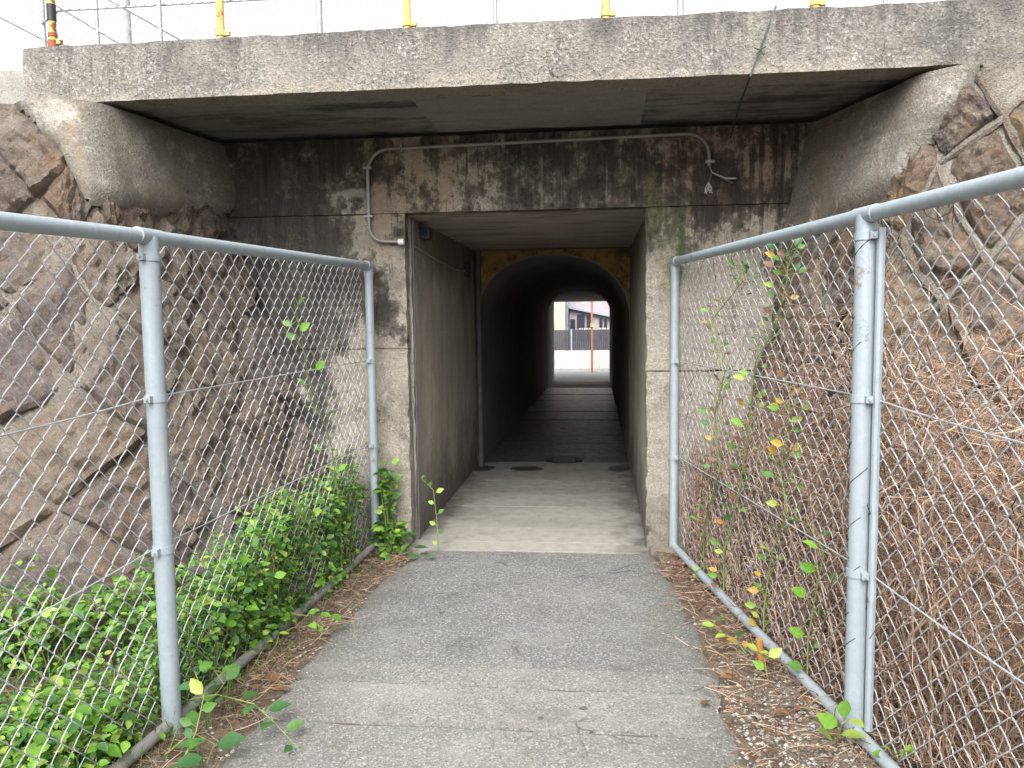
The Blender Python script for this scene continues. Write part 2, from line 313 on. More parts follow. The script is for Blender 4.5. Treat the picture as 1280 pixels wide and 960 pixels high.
# ------------------------------------------------------------------ object helpers
WM = {}
def tag(o, label=None, cat=None, group=None, kind=None):
    for k, v in (('label', label), ('category', cat), ('group', group), ('kind', kind)):
        if v: o[k] = v
    return o
def thing(name, label, cat, loc=(0, 0, 0), group=None):
    o = bpy.data.objects.new(name, None); col.objects.link(o); o.location = loc; o.empty_display_size = .1
    WM[o.name] = Matrix.Translation(Vector(loc)); return tag(o, label, cat, group)
def attach(o, parent):
    o.parent = parent; o.matrix_parent_inverse = WM.get(parent.name, Matrix.Identity(4)).inverted()
class MB:
    def __init__(s): s.v = []; s.f = []
    def quad(s, *p): k = len(s.v); s.v += [tuple(q) for q in p]; s.f.append(tuple(range(k, k + len(p))))
    def box(s, x0, x1, y0, y1, z0, z1):
        k = len(s.v); s.v += [(x, y, z) for z in (z0, z1) for y in (y0, y1) for x in (x0, x1)]
        for f in ((0, 2, 3, 1), (4, 5, 7, 6), (0, 1, 5, 4), (2, 6, 7, 3), (0, 4, 6, 2), (1, 3, 7, 5)): s.f.append(tuple(k + i for i in f))
        return s
    def tube(s, pts, r, n=6, cap=True):
        pts = [Vector(p) for p in pts]; k0 = len(s.v); m = len(pts)
        rr = r if hasattr(r, '__len__') else [r] * m
        ref = None
        for i, p in enumerate(pts):
            t = (pts[min(i + 1, m - 1)] - pts[max(i - 1, 0)]).normalized()
            if ref is None: ref = Vector((0, 0, 1)) if abs(t.z) < .9 else Vector((1, 0, 0))
            a = (ref - t * ref.dot(t))
            if a.length < 1e-6: a = t.orthogonal()
            a.normalize(); ref = a; b = t.cross(a)
            for j in range(n):
                w = 2 * math.pi * j / n; q = p + (a * math.cos(w) + b * math.sin(w)) * rr[i]; s.v.append(tuple(q))
        for i in range(m - 1):
            for j in range(n):
                a0 = k0 + i * n + j; b0 = k0 + i * n + (j + 1) % n
                s.f.append((a0, b0, b0 + n, a0 + n))
        if cap:
            s.f.append(tuple(k0 + j for j in reversed(range(n)))); s.f.append(tuple(k0 + (m - 1) * n + j for j in range(n)))
        return s
    def cyl(s, a, b, r, n=16): return s.tube([a, b], r, n)
    def build(s, name, mat, parent=None, smooth=False, sharp=40):
        me = bpy.data.meshes.new(name); me.from_pydata(s.v, [], s.f); me.validate(); me.update()
        if smooth: me.polygons.foreach_set('use_smooth', [True] * len(me.polygons))
        if smooth and hasattr(me, 'set_sharp_from_angle'): me.set_sharp_from_angle(angle=R(sharp))
        o = bpy.data.objects.new(name, me); col.objects.link(o)
        me.materials.append(MATS[mat])
        if parent: attach(o, parent)
        return o
def nz(p, f=1., seed=0.): return noise.noise(Vector((p[0] * f + seed, p[1] * f + seed * .7, p[2] * f - seed)))
def rough_box(name, mat, parent, x0, x1, y0, y1, z0, z1, res=.045, amp=.006, chip=.02, seed=0., skip=(), chipz=1.):
    lo = (x0, y0, z0); hi = (x1, y1, z1); mb = MB(); idx = {}
    N = [max(1, int(round((hi[i] - lo[i]) / res))) for i in range(3)]
    def vert(i, j, k):
        key = (i, j, k)
        if key in idx: return idx[key]
        p = Vector((x0 + (x1 - x0) * i / N[0], y0 + (y1 - y0) * j / N[1], z0 + (z1 - z0) * k / N[2]))
        d = Vector((0, 0, 0)); b = []
        for a, q in enumerate(key):
            if q == 0: b.append((a, 1))
            elif q == N[a]: b.append((a, -1))
        w = nz(p, 3, seed) * .6 + nz(p, 11, seed) * .4
        for a, sgn in b: d[a] += sgn * (abs(w) * amp)
        if len(b) > 1:
            cz = chipz if any(a == 2 for a, _ in b) else 1.
            c = cz * max(0, nz(p, 7, seed + 5) * .7 + nz(p, 19, seed + 9) * .6 + .12) * chip
            for a, sgn in b: d[a] += sgn * c
        idx[key] = len(mb.v); mb.v.append(tuple(p + d)); return idx[key]
    for a in range(3):
        b, c = [q for q in range(3) if q != a]
        for side in (0, 1):
            if (a, side) in skip: continue
            for i in range(N[b]):
                for j in range(N[c]):
                    def kk(u, v):
                        k = [0, 0, 0]; k[a] = N[a] * side; k[b] = u; k[c] = v; return vert(*k)
                    q = [kk(i, j), kk(i + 1, j), kk(i + 1, j + 1), kk(i, j + 1)]
                    flip = (side == 0) != (a == 1)
                    mb.f.append(tuple(reversed(q)) if flip else tuple(q))
    return mb.build(name, mat, parent, smooth=True)

# ================================================================== THE SETTING
def floor_z(y):
    if y < 9: return 0.0
    if y > 23.4: return -.30
    return -.30 * (y - 9) / 14.4
# ground sheet
mb = MB()
xs = [-300, -60, -12, -6, -3, -1.5, 0, 1.5, 3, 6, 12, 60, 300]; ys = [-300, -60, -10, 0, 4, 8, 9, 16, 23.4, 26, 30, 60, 300]
for y in ys:
    for x in xs: mb.v.append((x, y, floor_z(y) - .06))
for j in range(len(ys) - 1):
    for i in range(len(xs) - 1):
        a = j * len(xs) + i; mb.f.append((a, a + 1, a + 1 + len(xs), a + len(xs)))
tag(mb.build('ground', 'soil'), 'bare brown earth around the path', 'ground', None, 'structure')
# verge: uneven earth sheet either side of the path
def verge_h(x, y):
    h = .012 + .03 * nz((x, y, 0), 1.7) + .02 * nz((x, y, 3), 5)
    if x < -1.75: h += min(.12, (-1.75 - x) * .12)
    if x > 1.0: h += min(.15, (x - 1.0) * .15)
    if -1.45 < x < .62: h = -.03
    elif -1.6 < x < .8:
        d = min(abs(x + 1.45), abs(x - .62)) / .15; h = -.03 + (h + .03) * min(1, d)
    return h
mb = MB(); nx, ny = 110, 64
for j in range(ny + 1):
    for i in range(nx + 1):
        x = -5.2 + 9.6 * i / nx; y = .2 + 5.15 * j / ny; mb.v.append((x, y, verge_h(x, y)))
for j in range(ny):
    for i in range(nx):
        a = j * (nx + 1) + i; mb.f.append((a, a + 1, a + nx + 2, a + nx + 1))
tag(mb.build('earth_verge', 'verge_soil', smooth=True), 'brown earth strip on both sides of the path', 'ground', None, 'structure')
# path
path = thing('path', 'grey path of asphalt and concrete bands leading into the underpass', 'path', (-.43, 3, 0)); path['kind'] = 'structure'
def edge_l(y): return -1.30 - .05 * min(1, max(0, (4.9 - y) / 1.5)) + .10 * max(0, min(1, (y - 4.7) / .6)) + .035 * nz((y, 0, 1), 3) + .02 * nz((y, 2, 1), 9)
def edge_r(y): return .50 - .14 * max(0, min(1, (y - 4.0) / 1.4)) + .03 * nz((y, 5, 1), 3) + .02 * nz((y, 7, 1), 9)
def slab(y0, y1, z, mat, seed):
    mb = MB(); n = max(2, int((y1 - y0) / .05)); m = 36; th = .06
    for j in range(n + 1):
        y = y0 + (y1 - y0) * j / n
        for i in range(m + 1):
            u = i / m; x = edge_l(y) * (1 - u) + edge_r(y) * u
            yy = y
            if j in (0, n): yy += .012 * nz((x, seed, 0), 4) + .006 * nz((x, seed, 4), 17)
            dz = .004 * nz((x, yy, seed), 2.3) + .0025 * nz((x, yy, seed), 9)
            e = min(u, 1 - u) * 36
            if e < 1: dz -= .012
            mb.v.append((x, yy, z + dz))
    for j in range(n):
        for i in range(m):
            a = j * (m + 1) + i; mb.f.append((a, a + 1, a + m + 2, a + m + 1))
    # rim
    rim = [i for i in range(m + 1)] + [(j) * (m + 1) + m for j in range(1, n + 1)] + [n * (m + 1) + i for i in range(m - 1, -1, -1)] + [j * (m + 1) for j in range(n - 1, 0, -1)]
    k = len(mb.v); mb.v += [(mb.v[i][0], mb.v[i][1], z - th) for i in rim]
    for q in range(len(rim)):
        w = (q + 1) % len(rim); mb.f.append((rim[q], k + q, k + w, rim[w]))
    return mb.build('slab', mat, path, smooth=True)
slab(-.6, 1.6, .012, 'path_screed', 1); slab(1.606, 2.95, .010, 'path_screed', 2); slab(2.964, 3.296, .014, 'path_concrete', 3)
slab(3.312, 3.50, .010, 'path_screed', 4); slab(3.503, 5.30, .007, 'asphalt', 5)
for y0, y1 in ((2.946, 2.968), (3.292, 3.316)):
    mb = MB(); mb.box(-1.30, .46, y0, y1, -.04, .0035); mb.build('joint_filler', 'soil', path)
# tunnel floor
tf = thing('tunnel_floor', 'pale concrete floor running through the tunnel', 'floor', (-.48, 14, 0)); tf['kind'] = 'structure'
def fslab(y0, y1, mat, seed, x0=-1.36, x1=.40, dz=0.0):
    mb = MB(); n = max(1, int((y1 - y0) / .15)); m = 12
    for j in range(n + 1):
        y = y0 + (y1 - y0) * j / n
        for i in range(m + 1):
            x = x0 + (x1 - x0) * i / m
            mb.v.append((x, y, floor_z(y) + .018 + dz + .004 * nz((x, y, seed), 2.5)))
    for j in range(n):
        for i in range(m):
            a = j * (m + 1) + i; mb.f.append((a, a + 1, a + m + 2, a + m + 1))
    k = len(mb.v)
    for i in range(m + 1): mb.v.append((mb.v[i][0], y0, floor_z(y0) - .05))
    for i in range(m): mb.f.append((i, k + i, k + i + 1, i + 1))
    k = len(mb.v); o = n * (m + 1)
    for i in range(m + 1): mb.v.append((mb.v[o + i][0], y1, floor_z(y1) - .05))
    for i in range(m): mb.f.append((o + i, o + i + 1, k + i + 1, k + i))
    return mb.build('slab', mat, tf, smooth=True)
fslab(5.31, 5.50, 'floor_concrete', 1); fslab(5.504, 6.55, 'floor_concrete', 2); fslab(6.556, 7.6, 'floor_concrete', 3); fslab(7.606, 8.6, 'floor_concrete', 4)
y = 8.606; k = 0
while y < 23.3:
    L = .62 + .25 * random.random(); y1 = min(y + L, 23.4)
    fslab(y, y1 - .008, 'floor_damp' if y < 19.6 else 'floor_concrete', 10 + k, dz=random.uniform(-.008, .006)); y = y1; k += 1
# street beyond
mb = MB(); mb.box(-30, 30, 23.41, 27.2, -.5, -.30); tag(mb.build('road', 'street_asphalt'), 'grey street crossing beyond the far tunnel mouth', 'road', None, 'structure')
# embankment
mb = MB(); mb.box(-40, -1.75, 5.85, 22.6, -.4, 2.78); mb.box(.82, 40, 5.85, 22.6, -.4, 2.78); mb.box(-1.75, .82, 5.85, 22.6, 2.65, 2.78)
tag(mb.build('embankment', 'rail_ballast'), 'railway embankment that the tunnel runs through', 'embankment', None, 'structure')

# ================================================================== UNDERPASS
up = thing('underpass', 'weathered concrete portal and arched tunnel under the railway bridge', 'underpass', (-.48, 5.4, 0))
YF = 5.394; XL, XR, HL = -1.293, .315, 2.298
rough_box('pier', 'facade_concrete', up, -3.0, XL, YF, 5.505, -.05, 1.3845, chip=.028, seed=1, chipz=.15)
rough_box('pier', 'facade_concrete', up, -3.0, XL - .003, YF + .004, 5.505, 1.386, HL - .001, chip=.022, seed=2, chipz=.15)
rough_box('pier', 'facade_concrete', up, XR, 1.95, YF, 5.505, -.05, 1.2245, chip=.045, amp=.014, seed=3, chipz=.15)
rough_box('pier', 'facade_concrete', up, XR - .004, 1.95, YF + .003, 5.505, 1.226, HL - .001, chip=.03, amp=.01, seed=4, chipz=.15)
rough_box('lintel', 'facade_concrete', up, -3.0, 1.95, YF - .004, 5.505, HL + .001, 2.80, chip=.02, seed=5, chipz=.15)
o = rough_box('footing', 'facade_concrete', up, XR + .02, .62, 5.26, YF - .002, -.05, .045, chip=.03, amp=.02, seed=6)
# box section
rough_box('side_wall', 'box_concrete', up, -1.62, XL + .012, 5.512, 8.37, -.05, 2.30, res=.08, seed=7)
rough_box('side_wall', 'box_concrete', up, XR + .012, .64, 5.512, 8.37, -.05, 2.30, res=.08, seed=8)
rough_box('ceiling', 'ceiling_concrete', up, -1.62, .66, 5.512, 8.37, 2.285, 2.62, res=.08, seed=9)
# arched section
AC, AW, SP, RISE = -.472, .80, 1.50, .72
def arch_pts(n=36, inset=0.):
    P = [(AC - AW + inset, -.4), (AC - AW + inset, SP)]
    for i in range(1, n):
        a = math.pi * (1 - i / n); c, s = math.cos(a), math.sin(a); e = 2 / 2.25
        P.append((AC + (AW - inset) * math.copysign(abs(c) ** e, c), SP + (RISE - inset) * abs(s) ** e))
    P += [(AC + AW - inset, SP), (AC + AW - inset, -.4)]; return P
A = arch_pts()
mb = MB(); ny = 50; ya, yb = 8.40, 20.2
for j in range(ny + 1):
    y = ya + (yb - ya) * j / ny
    for (x, z) in A:
        d = .012 * nz((x, y, z), 2.) + .006 * nz((x, y, z), 7); v = Vector((x - AC, 0, z - 1.0)).normalized()
        mb.v.append((x - v.x * abs(d), y, z - v.z * abs(d)))
m = len(A)
for j in range(ny):
    for i in range(m - 1):
        a = j * m + i; mb.f.append((a, a + 1, a + 1 + m, a + m))
# outer shell so the lining is a solid vault
B = [(-1.70, -.4), (-1.70, 2.60), (.78, 2.60), (.78, -.4)]
k = len(mb.v)
for y in (ya, yb): mb.v += [(x, y, z) for x, z in B]
for i in range(3): mb.f.append((k + i, k + 4 + i, k + 5 + i, k + i + 1))
for y, off, kk in ((ya, 0, k), (yb, ny * m, k + 4)):
    h = m // 2
    for i in range(m - 1):
        tgt = kk + (0 if i == 0 else 1 if i < h else 2 if i < m - 2 else 3)
        mb.f.append((off + i, off + i + 1, tgt))
    mb.f.append((off + 1, kk + 1, kk)); mb.f.append((off + h, kk + 2, kk + 1)); mb.f.append((off + m - 2, kk + 3, kk + 2))
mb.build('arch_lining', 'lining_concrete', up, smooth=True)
# painted plate round the arch mouth, 25 mm thick
mb = MB(); A2 = arch_pts(inset=-.012); A2 = [(min(max(x, -1.277), .323), z) for x, z in A2]
top = 2.275
for y in (8.372, 8.398):
    mb.v += [(x, y, max(z, 0.)) for x, z in A2]; 
    for (x, z) in A2:
        # outline of the plate: straight out to jamb / up to the ceiling
        mb.v.append(((-1.28 if x < AC else .326) if z <= SP else x, y, max(z, 0) if z <= SP else top))
n = len(A2); 
for f0 in (0, 2 * n):
    for i in range(n - 1): mb.f.append((f0 + i, f0 + i + 1, f0 + n + i + 1, f0 + n + i))
for i in range(n - 1): mb.f.append((i, 2 * n + i, 2 * n + i + 1, i + 1))
mb.build('arch_face', 'ochre_paint', up)
# far box
rough_box('side_wall', 'far_concrete', up, -1.70, -1.262, 20.21, 23.4, -.5, 2.05, res=.15, amp=.03, seed=10)
rough_box('side_wall', 'far_concrete', up, .318, .78, 20.21, 23.4, -.5, 2.05, res=.15, seed=11)
mb = MB(); mb.box(-1.70, .78, 20.21, 23.4, 1.985, 2.62); mb.v = [(x, y, 2.19 if (y < 21 and z < 2.1) else z) for x, y, z in mb.v]; mb.build('ceiling', 'far_concrete', up)
mb = MB(); mb.box(-9, -1.71, 22.65, 23.38, -.5, 2.8); mb.box(.79, 9, 22.65, 23.38, -.5, 2.8); mb.box(-1.71, .79, 22.65, 23.38, 2.63, 2.8)
mb.build('far_portal_wall', 'far_concrete', up)
# dark drain pipe by the arch mouth
mb = MB(); mb.tube([(-1.235, 8.31, .02), (-1.235, 8.31, 2.28)], .032, 10); dp = tag(mb.build('drain_pipe', 'cable', smooth=True), 'dark vertical drain pipe beside the ochre arch face', 'pipe')

# ================================================================== BRIDGE DECK
dk = thing('bridge_deck', 'grey pebbly concrete bridge deck slab spanning over the portal', 'bridge deck', (-.4, 5, 2.81))
rough_box('edge_beam', 'deck_concrete', dk, -3.19, 3.6, 4.304, 4.52, 2.808, 3.122, chip=.009, amp=.008, seed=21)
rough_box('slab', 'soffit_concrete', dk, -3.17, 3.6, 4.525, 5.93, 2.835, 3.10, res=.08, seed=22)
rough_box('soffit_panel', 'soffit_patch', dk, -1.04, .275, 4.535, 5.36, 2.815, 2.84, res=.05, amp=.004, chip=.008, seed=23)
cp = thing('coping_wall', 'pale concrete coping blocks at the outer end of the bridge deck', 'wall', (-4, 4.7, 2.8))
rough_box('block', 'pale_coping', cp, -3.335, -3.2, 4.58, 4.86, 2.78, 3.10, seed=24); rough_box('block', 'pale_coping', cp, -5.2, -3.342, 4.585, 4.86, 2.78, 3.095, seed=25)

# ================================================================== STONE WING WALLS
class Wing:
    def __init__(w, mirror, A, flare, L1, r0, bz, L3):
        w.mx = -1 if mirror else 1; w.A = Vector((A[0], A[1])); a = flare
        w.d1 = Vector((-math.sin(a), -math.cos(a))); w.a0 = -a; w.a1 = -math.pi / 2 + R(2); w.L1, w.r0, w.bz, w.L3 = L1, r0, bz, L3
        w.n1 = Vector((math.cos(a), -math.sin(a))); w.C = w.A + w.d1 * L1 - w.n1 * r0
        w.LA = (w.a0 - w.a1) * (r0 - .45 * bz(2.8))
    def b(w, z): return w.bz(z)
    def n(w, s):
        if s <= w.L1: a = w.a0
        elif s <= w.L1 + w.LA: a = w.a0 + (w.a1 - w.a0) * (s - w.L1) / w.LA
        else: a = w.a1
        return Vector((math.cos(a), math.sin(a)))
    def p(w, s, z, h=0.):
        n = w.n(s); r = w.r0 - w.b(z) + h
        if s <= w.L1: q = w.A + w.d1 * s + n * (h - w.b(z))
        elif s <= w.L1 + w.LA: q = w.C + n * r
        else: q = w.C + n * r + Vector((n.y, -n.x)) * (s - w.L1 - w.LA)
        return Vector((q.x * w.mx, q.y, z))
def lerp_table(T):
    def f(z):
        for (a, b), (c, d) in zip(T, T[1:]):
            if z <= c: return b + (d - b) * (z - a) / (c - a)
        return T[-1][1]
    return f
WL = Wing(False, (-1.70, 5.47), math.atan2(.15, 1.1), 1.30, 1.0, lerp_table([(-.3, -.12), (0, 0), (2.1, .78), (2.81, .90)]), 3.2)
WR = Wing(True, (-.77, 5.47), math.atan2(.32, 1.15), 1.216, .9, lerp_table([(-.3, -.065), (0, 0), (2.81, .60)]), 3.2)
def make_wing(w, name_label, cell, gap, stone, capz, seed, ridge):
    T = thing('stone_wall', name_label, 'stone wall', w.p(w.L1 + w.LA, 0))
    Ltot = w.L1 + w.LA + w.L3
    # mortar backing with top ledge
    mb = MB(); ns, nzv = int(Ltot / .035), 84
    for i in range(ns + 1):
        for j in range(nzv + 1):
            s = Ltot * i / ns; z = -.25 + 3.045 * j / nzv
            P0 = w.p(s, z); h = .03 * nz(P0, 3, seed) + .022 * nz(P0, 7, seed) + .014 * nz(P0, 19, seed) + ridge
            mb.v.append(tuple(w.p(s, z, h)))
        P1 = w.p(s, 2.795); mb.v.append((P1.x, 6.0, 2.795 + .0))
    st = nzv + 2
    for i in range(ns):
        for j in range(nzv + 1):
            a = i * st + j; mb.f.append((a, a + 1, a + 1 + st, a + st) if w.mx < 0 else (a, a + st, a + 1 + st, a + 1))
    mb.build('mortar', 'mortar' if w.mx > 0 else 'mortar_pale', T, smooth=True)
    # diamond-laid stones, each its own object
    rs = random.Random(seed); jit = {}
    def corner(i, j):
        if (i, j) not in jit:
            u, v = i * cell, j * cell
            s, z = (u - v) / math.sqrt(2), (u + v) / math.sqrt(2)
            jit[(i, j)] = (s + rs.uniform(-.22, .22) * cell, z + rs.uniform(-.2, .2) * cell)
        return jit[(i, j)]
    N = 18; M = int((Ltot + 4) / cell)
    for i in range(-M, M):
        for j in range(-M, M):
            q = [corner(i, j), corner(i + 1, j), corner(i + 1, j + 1), corner(i, j + 1)]
            cs = sum(a for a, _ in q) / 4; cz = sum(b for _, b in q) / 4
            if cs < .02 or cs > Ltot - .3 or cz < .0 or cz > 2.82: continue
            if cz > capz(cs) + .03: continue
            q = [(min(max(a, -.05), Ltot), min(max(b, -.2), 2.775)) for a, b in q]
            q = [(cs + (a - cs) * (1 - gap / cell), cz + (b - cz) * (1 - gap / cell)) for a, b in q]
            sd2 = rs.uniform(0, 50); bul = rs.uniform(.0, .035); tx, tz = rs.uniform(-.05, .05), rs.uniform(-.05, .05)
            mb = MB(); planes = []
            for _ in range(7):
                an = rs.uniform(0, 6.28); rd = rs.uniform(.05, .4); sl_ = rs.uniform(.03, .3); planes.append((math.cos(an), math.sin(an), rd, sl_))
            bump0 = rs.uniform(0, 9)
            for a in range(N + 1):
                for b in range(N + 1):
                    u, v = a / N, b / N
                    s = (1 - u) * (1 - v) * q[0][0] + u * (1 - v) * q[1][0] + u * v * q[2][0] + (1 - u) * v * q[3][0]
                    z = (1 - u) * (1 - v) * q[0][1] + u * (1 - v) * q[1][1] + u * v * q[2][1] + (1 - u) * v * q[3][1]
                    s += .035 * nz((s, z, sd2), 4) + .012 * nz((s, z, sd2), 13); z += .035 * nz((s, z, sd2 + 9), 4)
                    eu = min(u, 1 - u) * 2; ev = min(v, 1 - v) * 2; e = min(eu, ev)
                    prof = min(1, e * 4.5) ** .6
                    P0 = (s, z, sd2); fac = abs(nz(P0, 5)) * .04 + abs(nz(P0, 12)) * .04 + nz(P0, 24) * .024
                    wu = u - .5 + .10 * nz(P0, 7, bump0); wv_ = v - .5 + .10 * nz(P0, 7, bump0 + 4)
                    cut = min(0, min((rd - (wu * ca + wv_ * sa)) * sl_ * cell for ca, sa, rd, sl_ in planes))
                    h = -.05 + prof * (.065 + bul + cut * .9 + fac + tx * (u - .5) + tz * (v - .5))
                    mb.v.append(tuple(w.p(s, min(z, 2.79), h)))
            for a in range(N):
                for b in range(N):
                    k = a * (N + 1) + b
                    f = (k, k + N + 1, k + N + 2, k + 1); mb.f.append(f if w.mx > 0 else tuple(reversed(f)))
            mb.build('stone', stone, T, smooth=True, sharp=22)
    if w.mx < 0:   # ribbon pointing standing proud along the joints
        mb = MB()
        for (i, j), (s0, z0) in list(jit.items()):
            for nb_ in ((i + 1, j), (i, j + 1)):
                if nb_ not in jit: continue
                s1, z1 = jit[nb_]
                if not (0 < (s0 + s1) / 2 < Ltot and .0 < (z0 + z1) / 2 < 2.7) or (z0 + z1) / 2 > capz((s0 + s1) / 2) - .02: continue
                pp = []; rad = []
                for q in range(9):
                    f = q / 8; s = max(0, s0 + (s1 - s0) * f); z = min(2.76, max(-.2, z0 + (z1 - z0) * f)); n_ = nz((s, z, 7), 6)
                    pp.append(w.p(s + .012 * n_, z + .012 * nz((s, z, 2), 6), .006 + .014 * nz((s, z, 9), 9))); rad.append(.022 + .014 * nz((s, z, 4), 11))
                mb.tube(pp, rad, 7)
        tag(mb.build('mortar_ribbon', 'mortar', T, smooth=True), kind='stuff')
    # concrete haunch at the top next to the deck
    mb = MB(); ids = {}
    ds, dz = .04, .035; I = int(3.6 / ds); J = int(1.3 / dz)
    def vid(i, j, back):
        if (i, j, back) not in ids:
            s, z = i * ds, 1.52 + j * dz; z = min(z, 2.785)
            P0 = w.p(s, z); h = .078 + .014 * nz(P0, 3, seed + 3) + .006 * nz(P0, 14, seed)
            edge = max(0, 1 - (z - capz(s)) / .12); h -= .06 * edge ** 2
            ids[(i, j, back)] = len(mb.v); mb.v.append(tuple(w.p(s, z, -.05 if back else h)))
        return ids[(i, j, back)]
    inc = lambda i, j: 0 <= i < I and 0 <= j < J and 1.52 + (j + .5) * dz < 2.80 and 1.52 + (j + .5) * dz > capz((i + .5) * ds) + .05 * nz((i * ds, j * dz, seed), 7) + .03 * nz((i * ds, j * dz, seed), 19)
    def face(l): mb.f.append(tuple(l) if w.mx > 0 else tuple(reversed(l)))
    for i in range(I):
        for j in range(J):
            if not inc(i, j): continue
            face([vid(i, j, 0), vid(i + 1, j, 0), vid(i + 1, j + 1, 0), vid(i, j + 1, 0)])
            for di, dj, a, b in ((-1, 0, (0, 1), (0, 0)), (1, 0, (1, 0), (1, 1)), (0, -1, (0, 0), (1, 0)), (0, 1, (1, 1), (0, 1))):
                if not inc(i + di, j + dj):
                    face([vid(i + b[0], j + b[1], 0), vid(i + a[0], j + a[1], 0), vid(i + a[0], j + a[1], 1), vid(i + b[0], j + b[1], 1)])
    mb.build('concrete_haunch', 'wing_concrete', T, smooth=True)
    return T
make_wing(WL, 'purplish brown stone wing wall behind the fence with leafy green undergrowth', .46, -.02, 'stone_purple',
          lerp_table([(-1, 2.36), (0, 2.36), (.6, 2.26), (1.3, 2.2), (1.75, 2.22), (2.15, 2.5), (2.5, 2.85), (9, 3.2)]), 11, .0)
make_wing(WR, 'tan and rust stone wing wall with thick mortar behind the dry brush', .45, -.015, 'stone_tan',
          lerp_table([(-1, 1.9), (0, 1.95), (.7, 2.12), (1.2, 2.22), (1.6, 2.55), (1.9, 2.85), (9, 3.2)]), 23, -.002)

# ================================================================== FENCES BY THE PATH
def chain(mb, O, d, n, L, z0, z1, r=.0022, hw=.049, sides=4, sagf=None, slope=0., amp=.005):
    # O origin, d horizontal unit dir, n horizontal unit normal; woven zigzag wires
    cnt = int(L / hw); half = hw; m = int((z1 - z0) / half)
    for k in range(cnt):
        pts = []
        for i in range(m + 1):
            z = z0 + (z1 - z0) * i / m
            par = (i + k) % 2
            for q, fr in enumerate((0, .16, .5, .84)):
                if i == m and q: break
                a = k * hw + hw * par; a2 = k * hw + hw * (1 - par)
                e = fr * fr * (3 - 2 * fr) * .6 + fr * .4 if par else fr
                t = a + (a2 - a) * e; zz = z + (z1 - z0) / m * fr
                front = 1 if par else -1
                off = amp * front * math.sin(math.pi * fr) ** .5 if 0 < fr < 1 else 0
                wv = .012 * nz((t * 1.1, zz * 1.1, 3), 1.3) if amp > .002 else 0
                zz += slope * t * (zz - z0) / (z1 - z0); P = O + d * (t + (k % 2) * 0 + .004 * nz((k, zz, 0), 2)) + n * (off + wv); pts.append((P.x, P.y, zz))
        mb.tube(pts, r, sides, cap=False)
def clamp_band(parent, P, r, d, mat='fence_paint'):
    mb = MB(); mb.tube([P + Vector((0, 0, -.014)), P + Vector((0, 0, .014))], r + .004, 18)
    for s in (-1, 1):
        q = P + d * s * (r + .012); mb.box(q.x - .012, q.x + .012, q.y - .012, q.y + .012, q.z - .012, q.z + .012); mb.tube([q + Vector((0, -.02, 0)), q + Vector((0, .02, 0))], .0055, 6)
    return mb.build('clamp', mat, parent, smooth=True)
def path_fence(label, pts, H, nsign, wires, rp=.036, rr=.027):
    base = Vector((*pts[0], 0)); T = thing('chain_link_fence', label, 'fence', base)
    P = [Vector((x, y, 0)) for x, y in pts]; HS = H
    for i, p in enumerate(P):
        r = .029 if i == 0 else rp; H = HS[i]
        mb = MB(); mb.tube([p + Vector((0, 0, -.12)), p + Vector((0, 0, H - .0 if i else H - .02))], r, 20); mb.build('post', 'fence_paint', T, smooth=True)
    for i in range(len(P) - 1):
        a, b = P[i], P[i + 1]; d = (b - a).normalized(); L = (b - a).length; n = Vector((d.y, -d.x, 0)) * nsign
        top = [a + Vector((0, 0, HS[i])), b + Vector((0, 0, HS[i + 1]))]; H = HS[i]
        mb = MB(); mb.tube([top[0] - d * (.028 if i == 0 else 0), top[0] + (top[1] - top[0]) * .5, top[1]], rr, 18); mb.build('top_rail', 'fence_paint', T, smooth=True)
        mb = MB(); mb.tube([a + Vector((0, 0, .05)), a + d * (L * .5) + Vector((0, 0, .042)), b + Vector((0, 0, .05))], .024, 14); mb.build('bottom_rail', 'old_pipe' if nsign > 0 else 'fence_paint', T, smooth=True)
        off = n * .042
        mb = MB(); chain(mb, a + off + d * .03, d, n, L - .05, .045, H - .02, slope=(HS[i + 1] - HS[i]) / L)
        tag(mb.build('chain_link_mesh', 'wire', T), kind='stuff')
        for zw in wires:
            q0 = a + n * .036; q1 = b + n * .036; pp = []
            for k in range(13):
                f = k / 12; s = q0 + (q1 - q0) * f; pp.append((s.x, s.y, zw - .05 * 4 * f * (1 - f) * (i > 0)))
            mb = MB(); mb.tube(pp, .0032, 6); mb.build('tension_wire', 'wire', T, smooth=True)
        # stretcher bar standing beside the far post of the bay
        for e, pt, dd in ((0, a, d), (1, b, -d)):
            if nsign > 0 or i != 1 or e != 0: continue
            q = pt + dd * .048 + n * .03; mb = MB(); mb.tube([q + Vector((0, 0, .07)), q + Vector((0, 0, H - .05))], .009 if nsign > 0 else .015, 8); mb.build('stretcher_bar', 'fence_paint', T, smooth=True)
    for i, p in enumerate(P):
        d = (P[1] - P[0]).normalized(); r = .029 if i == 0 else rp; H = HS[i]
        for zc in wires: clamp_band(T, p + Vector((0, 0, zc)), r, d)
        if i:
            clamp_band(T, p + Vector((0, 0, H - .075)), r, d)
            mb = MB(); mb.tube([p + Vector((0, 0, H)) - d * .07, p + Vector((0, 0, H)) + d * .07], rr + .004, 18); mb.build('rail_sleeve', 'fence_paint', T, smooth=True)
        else:
            mb = MB(); mb.tube([p + Vector((0, 0, H - .07)), p + Vector((0, 0, H - .04)), p + Vector((0, 0, H - .01)), p + d * .02 + Vector((0, 0, H)), p + d * .06 + Vector((0, 0, H))], .032, 16); mb.build('elbow', 'fence_paint', T, smooth=True)
    return T
path_fence('grey pipe and chain link fence in front of the green undergrowth', [(-1.524, 5.287), (-1.642, 2.83), (-1.83, .45)], (1.945, 1.905, 1.843), 1, (1.31, .735))
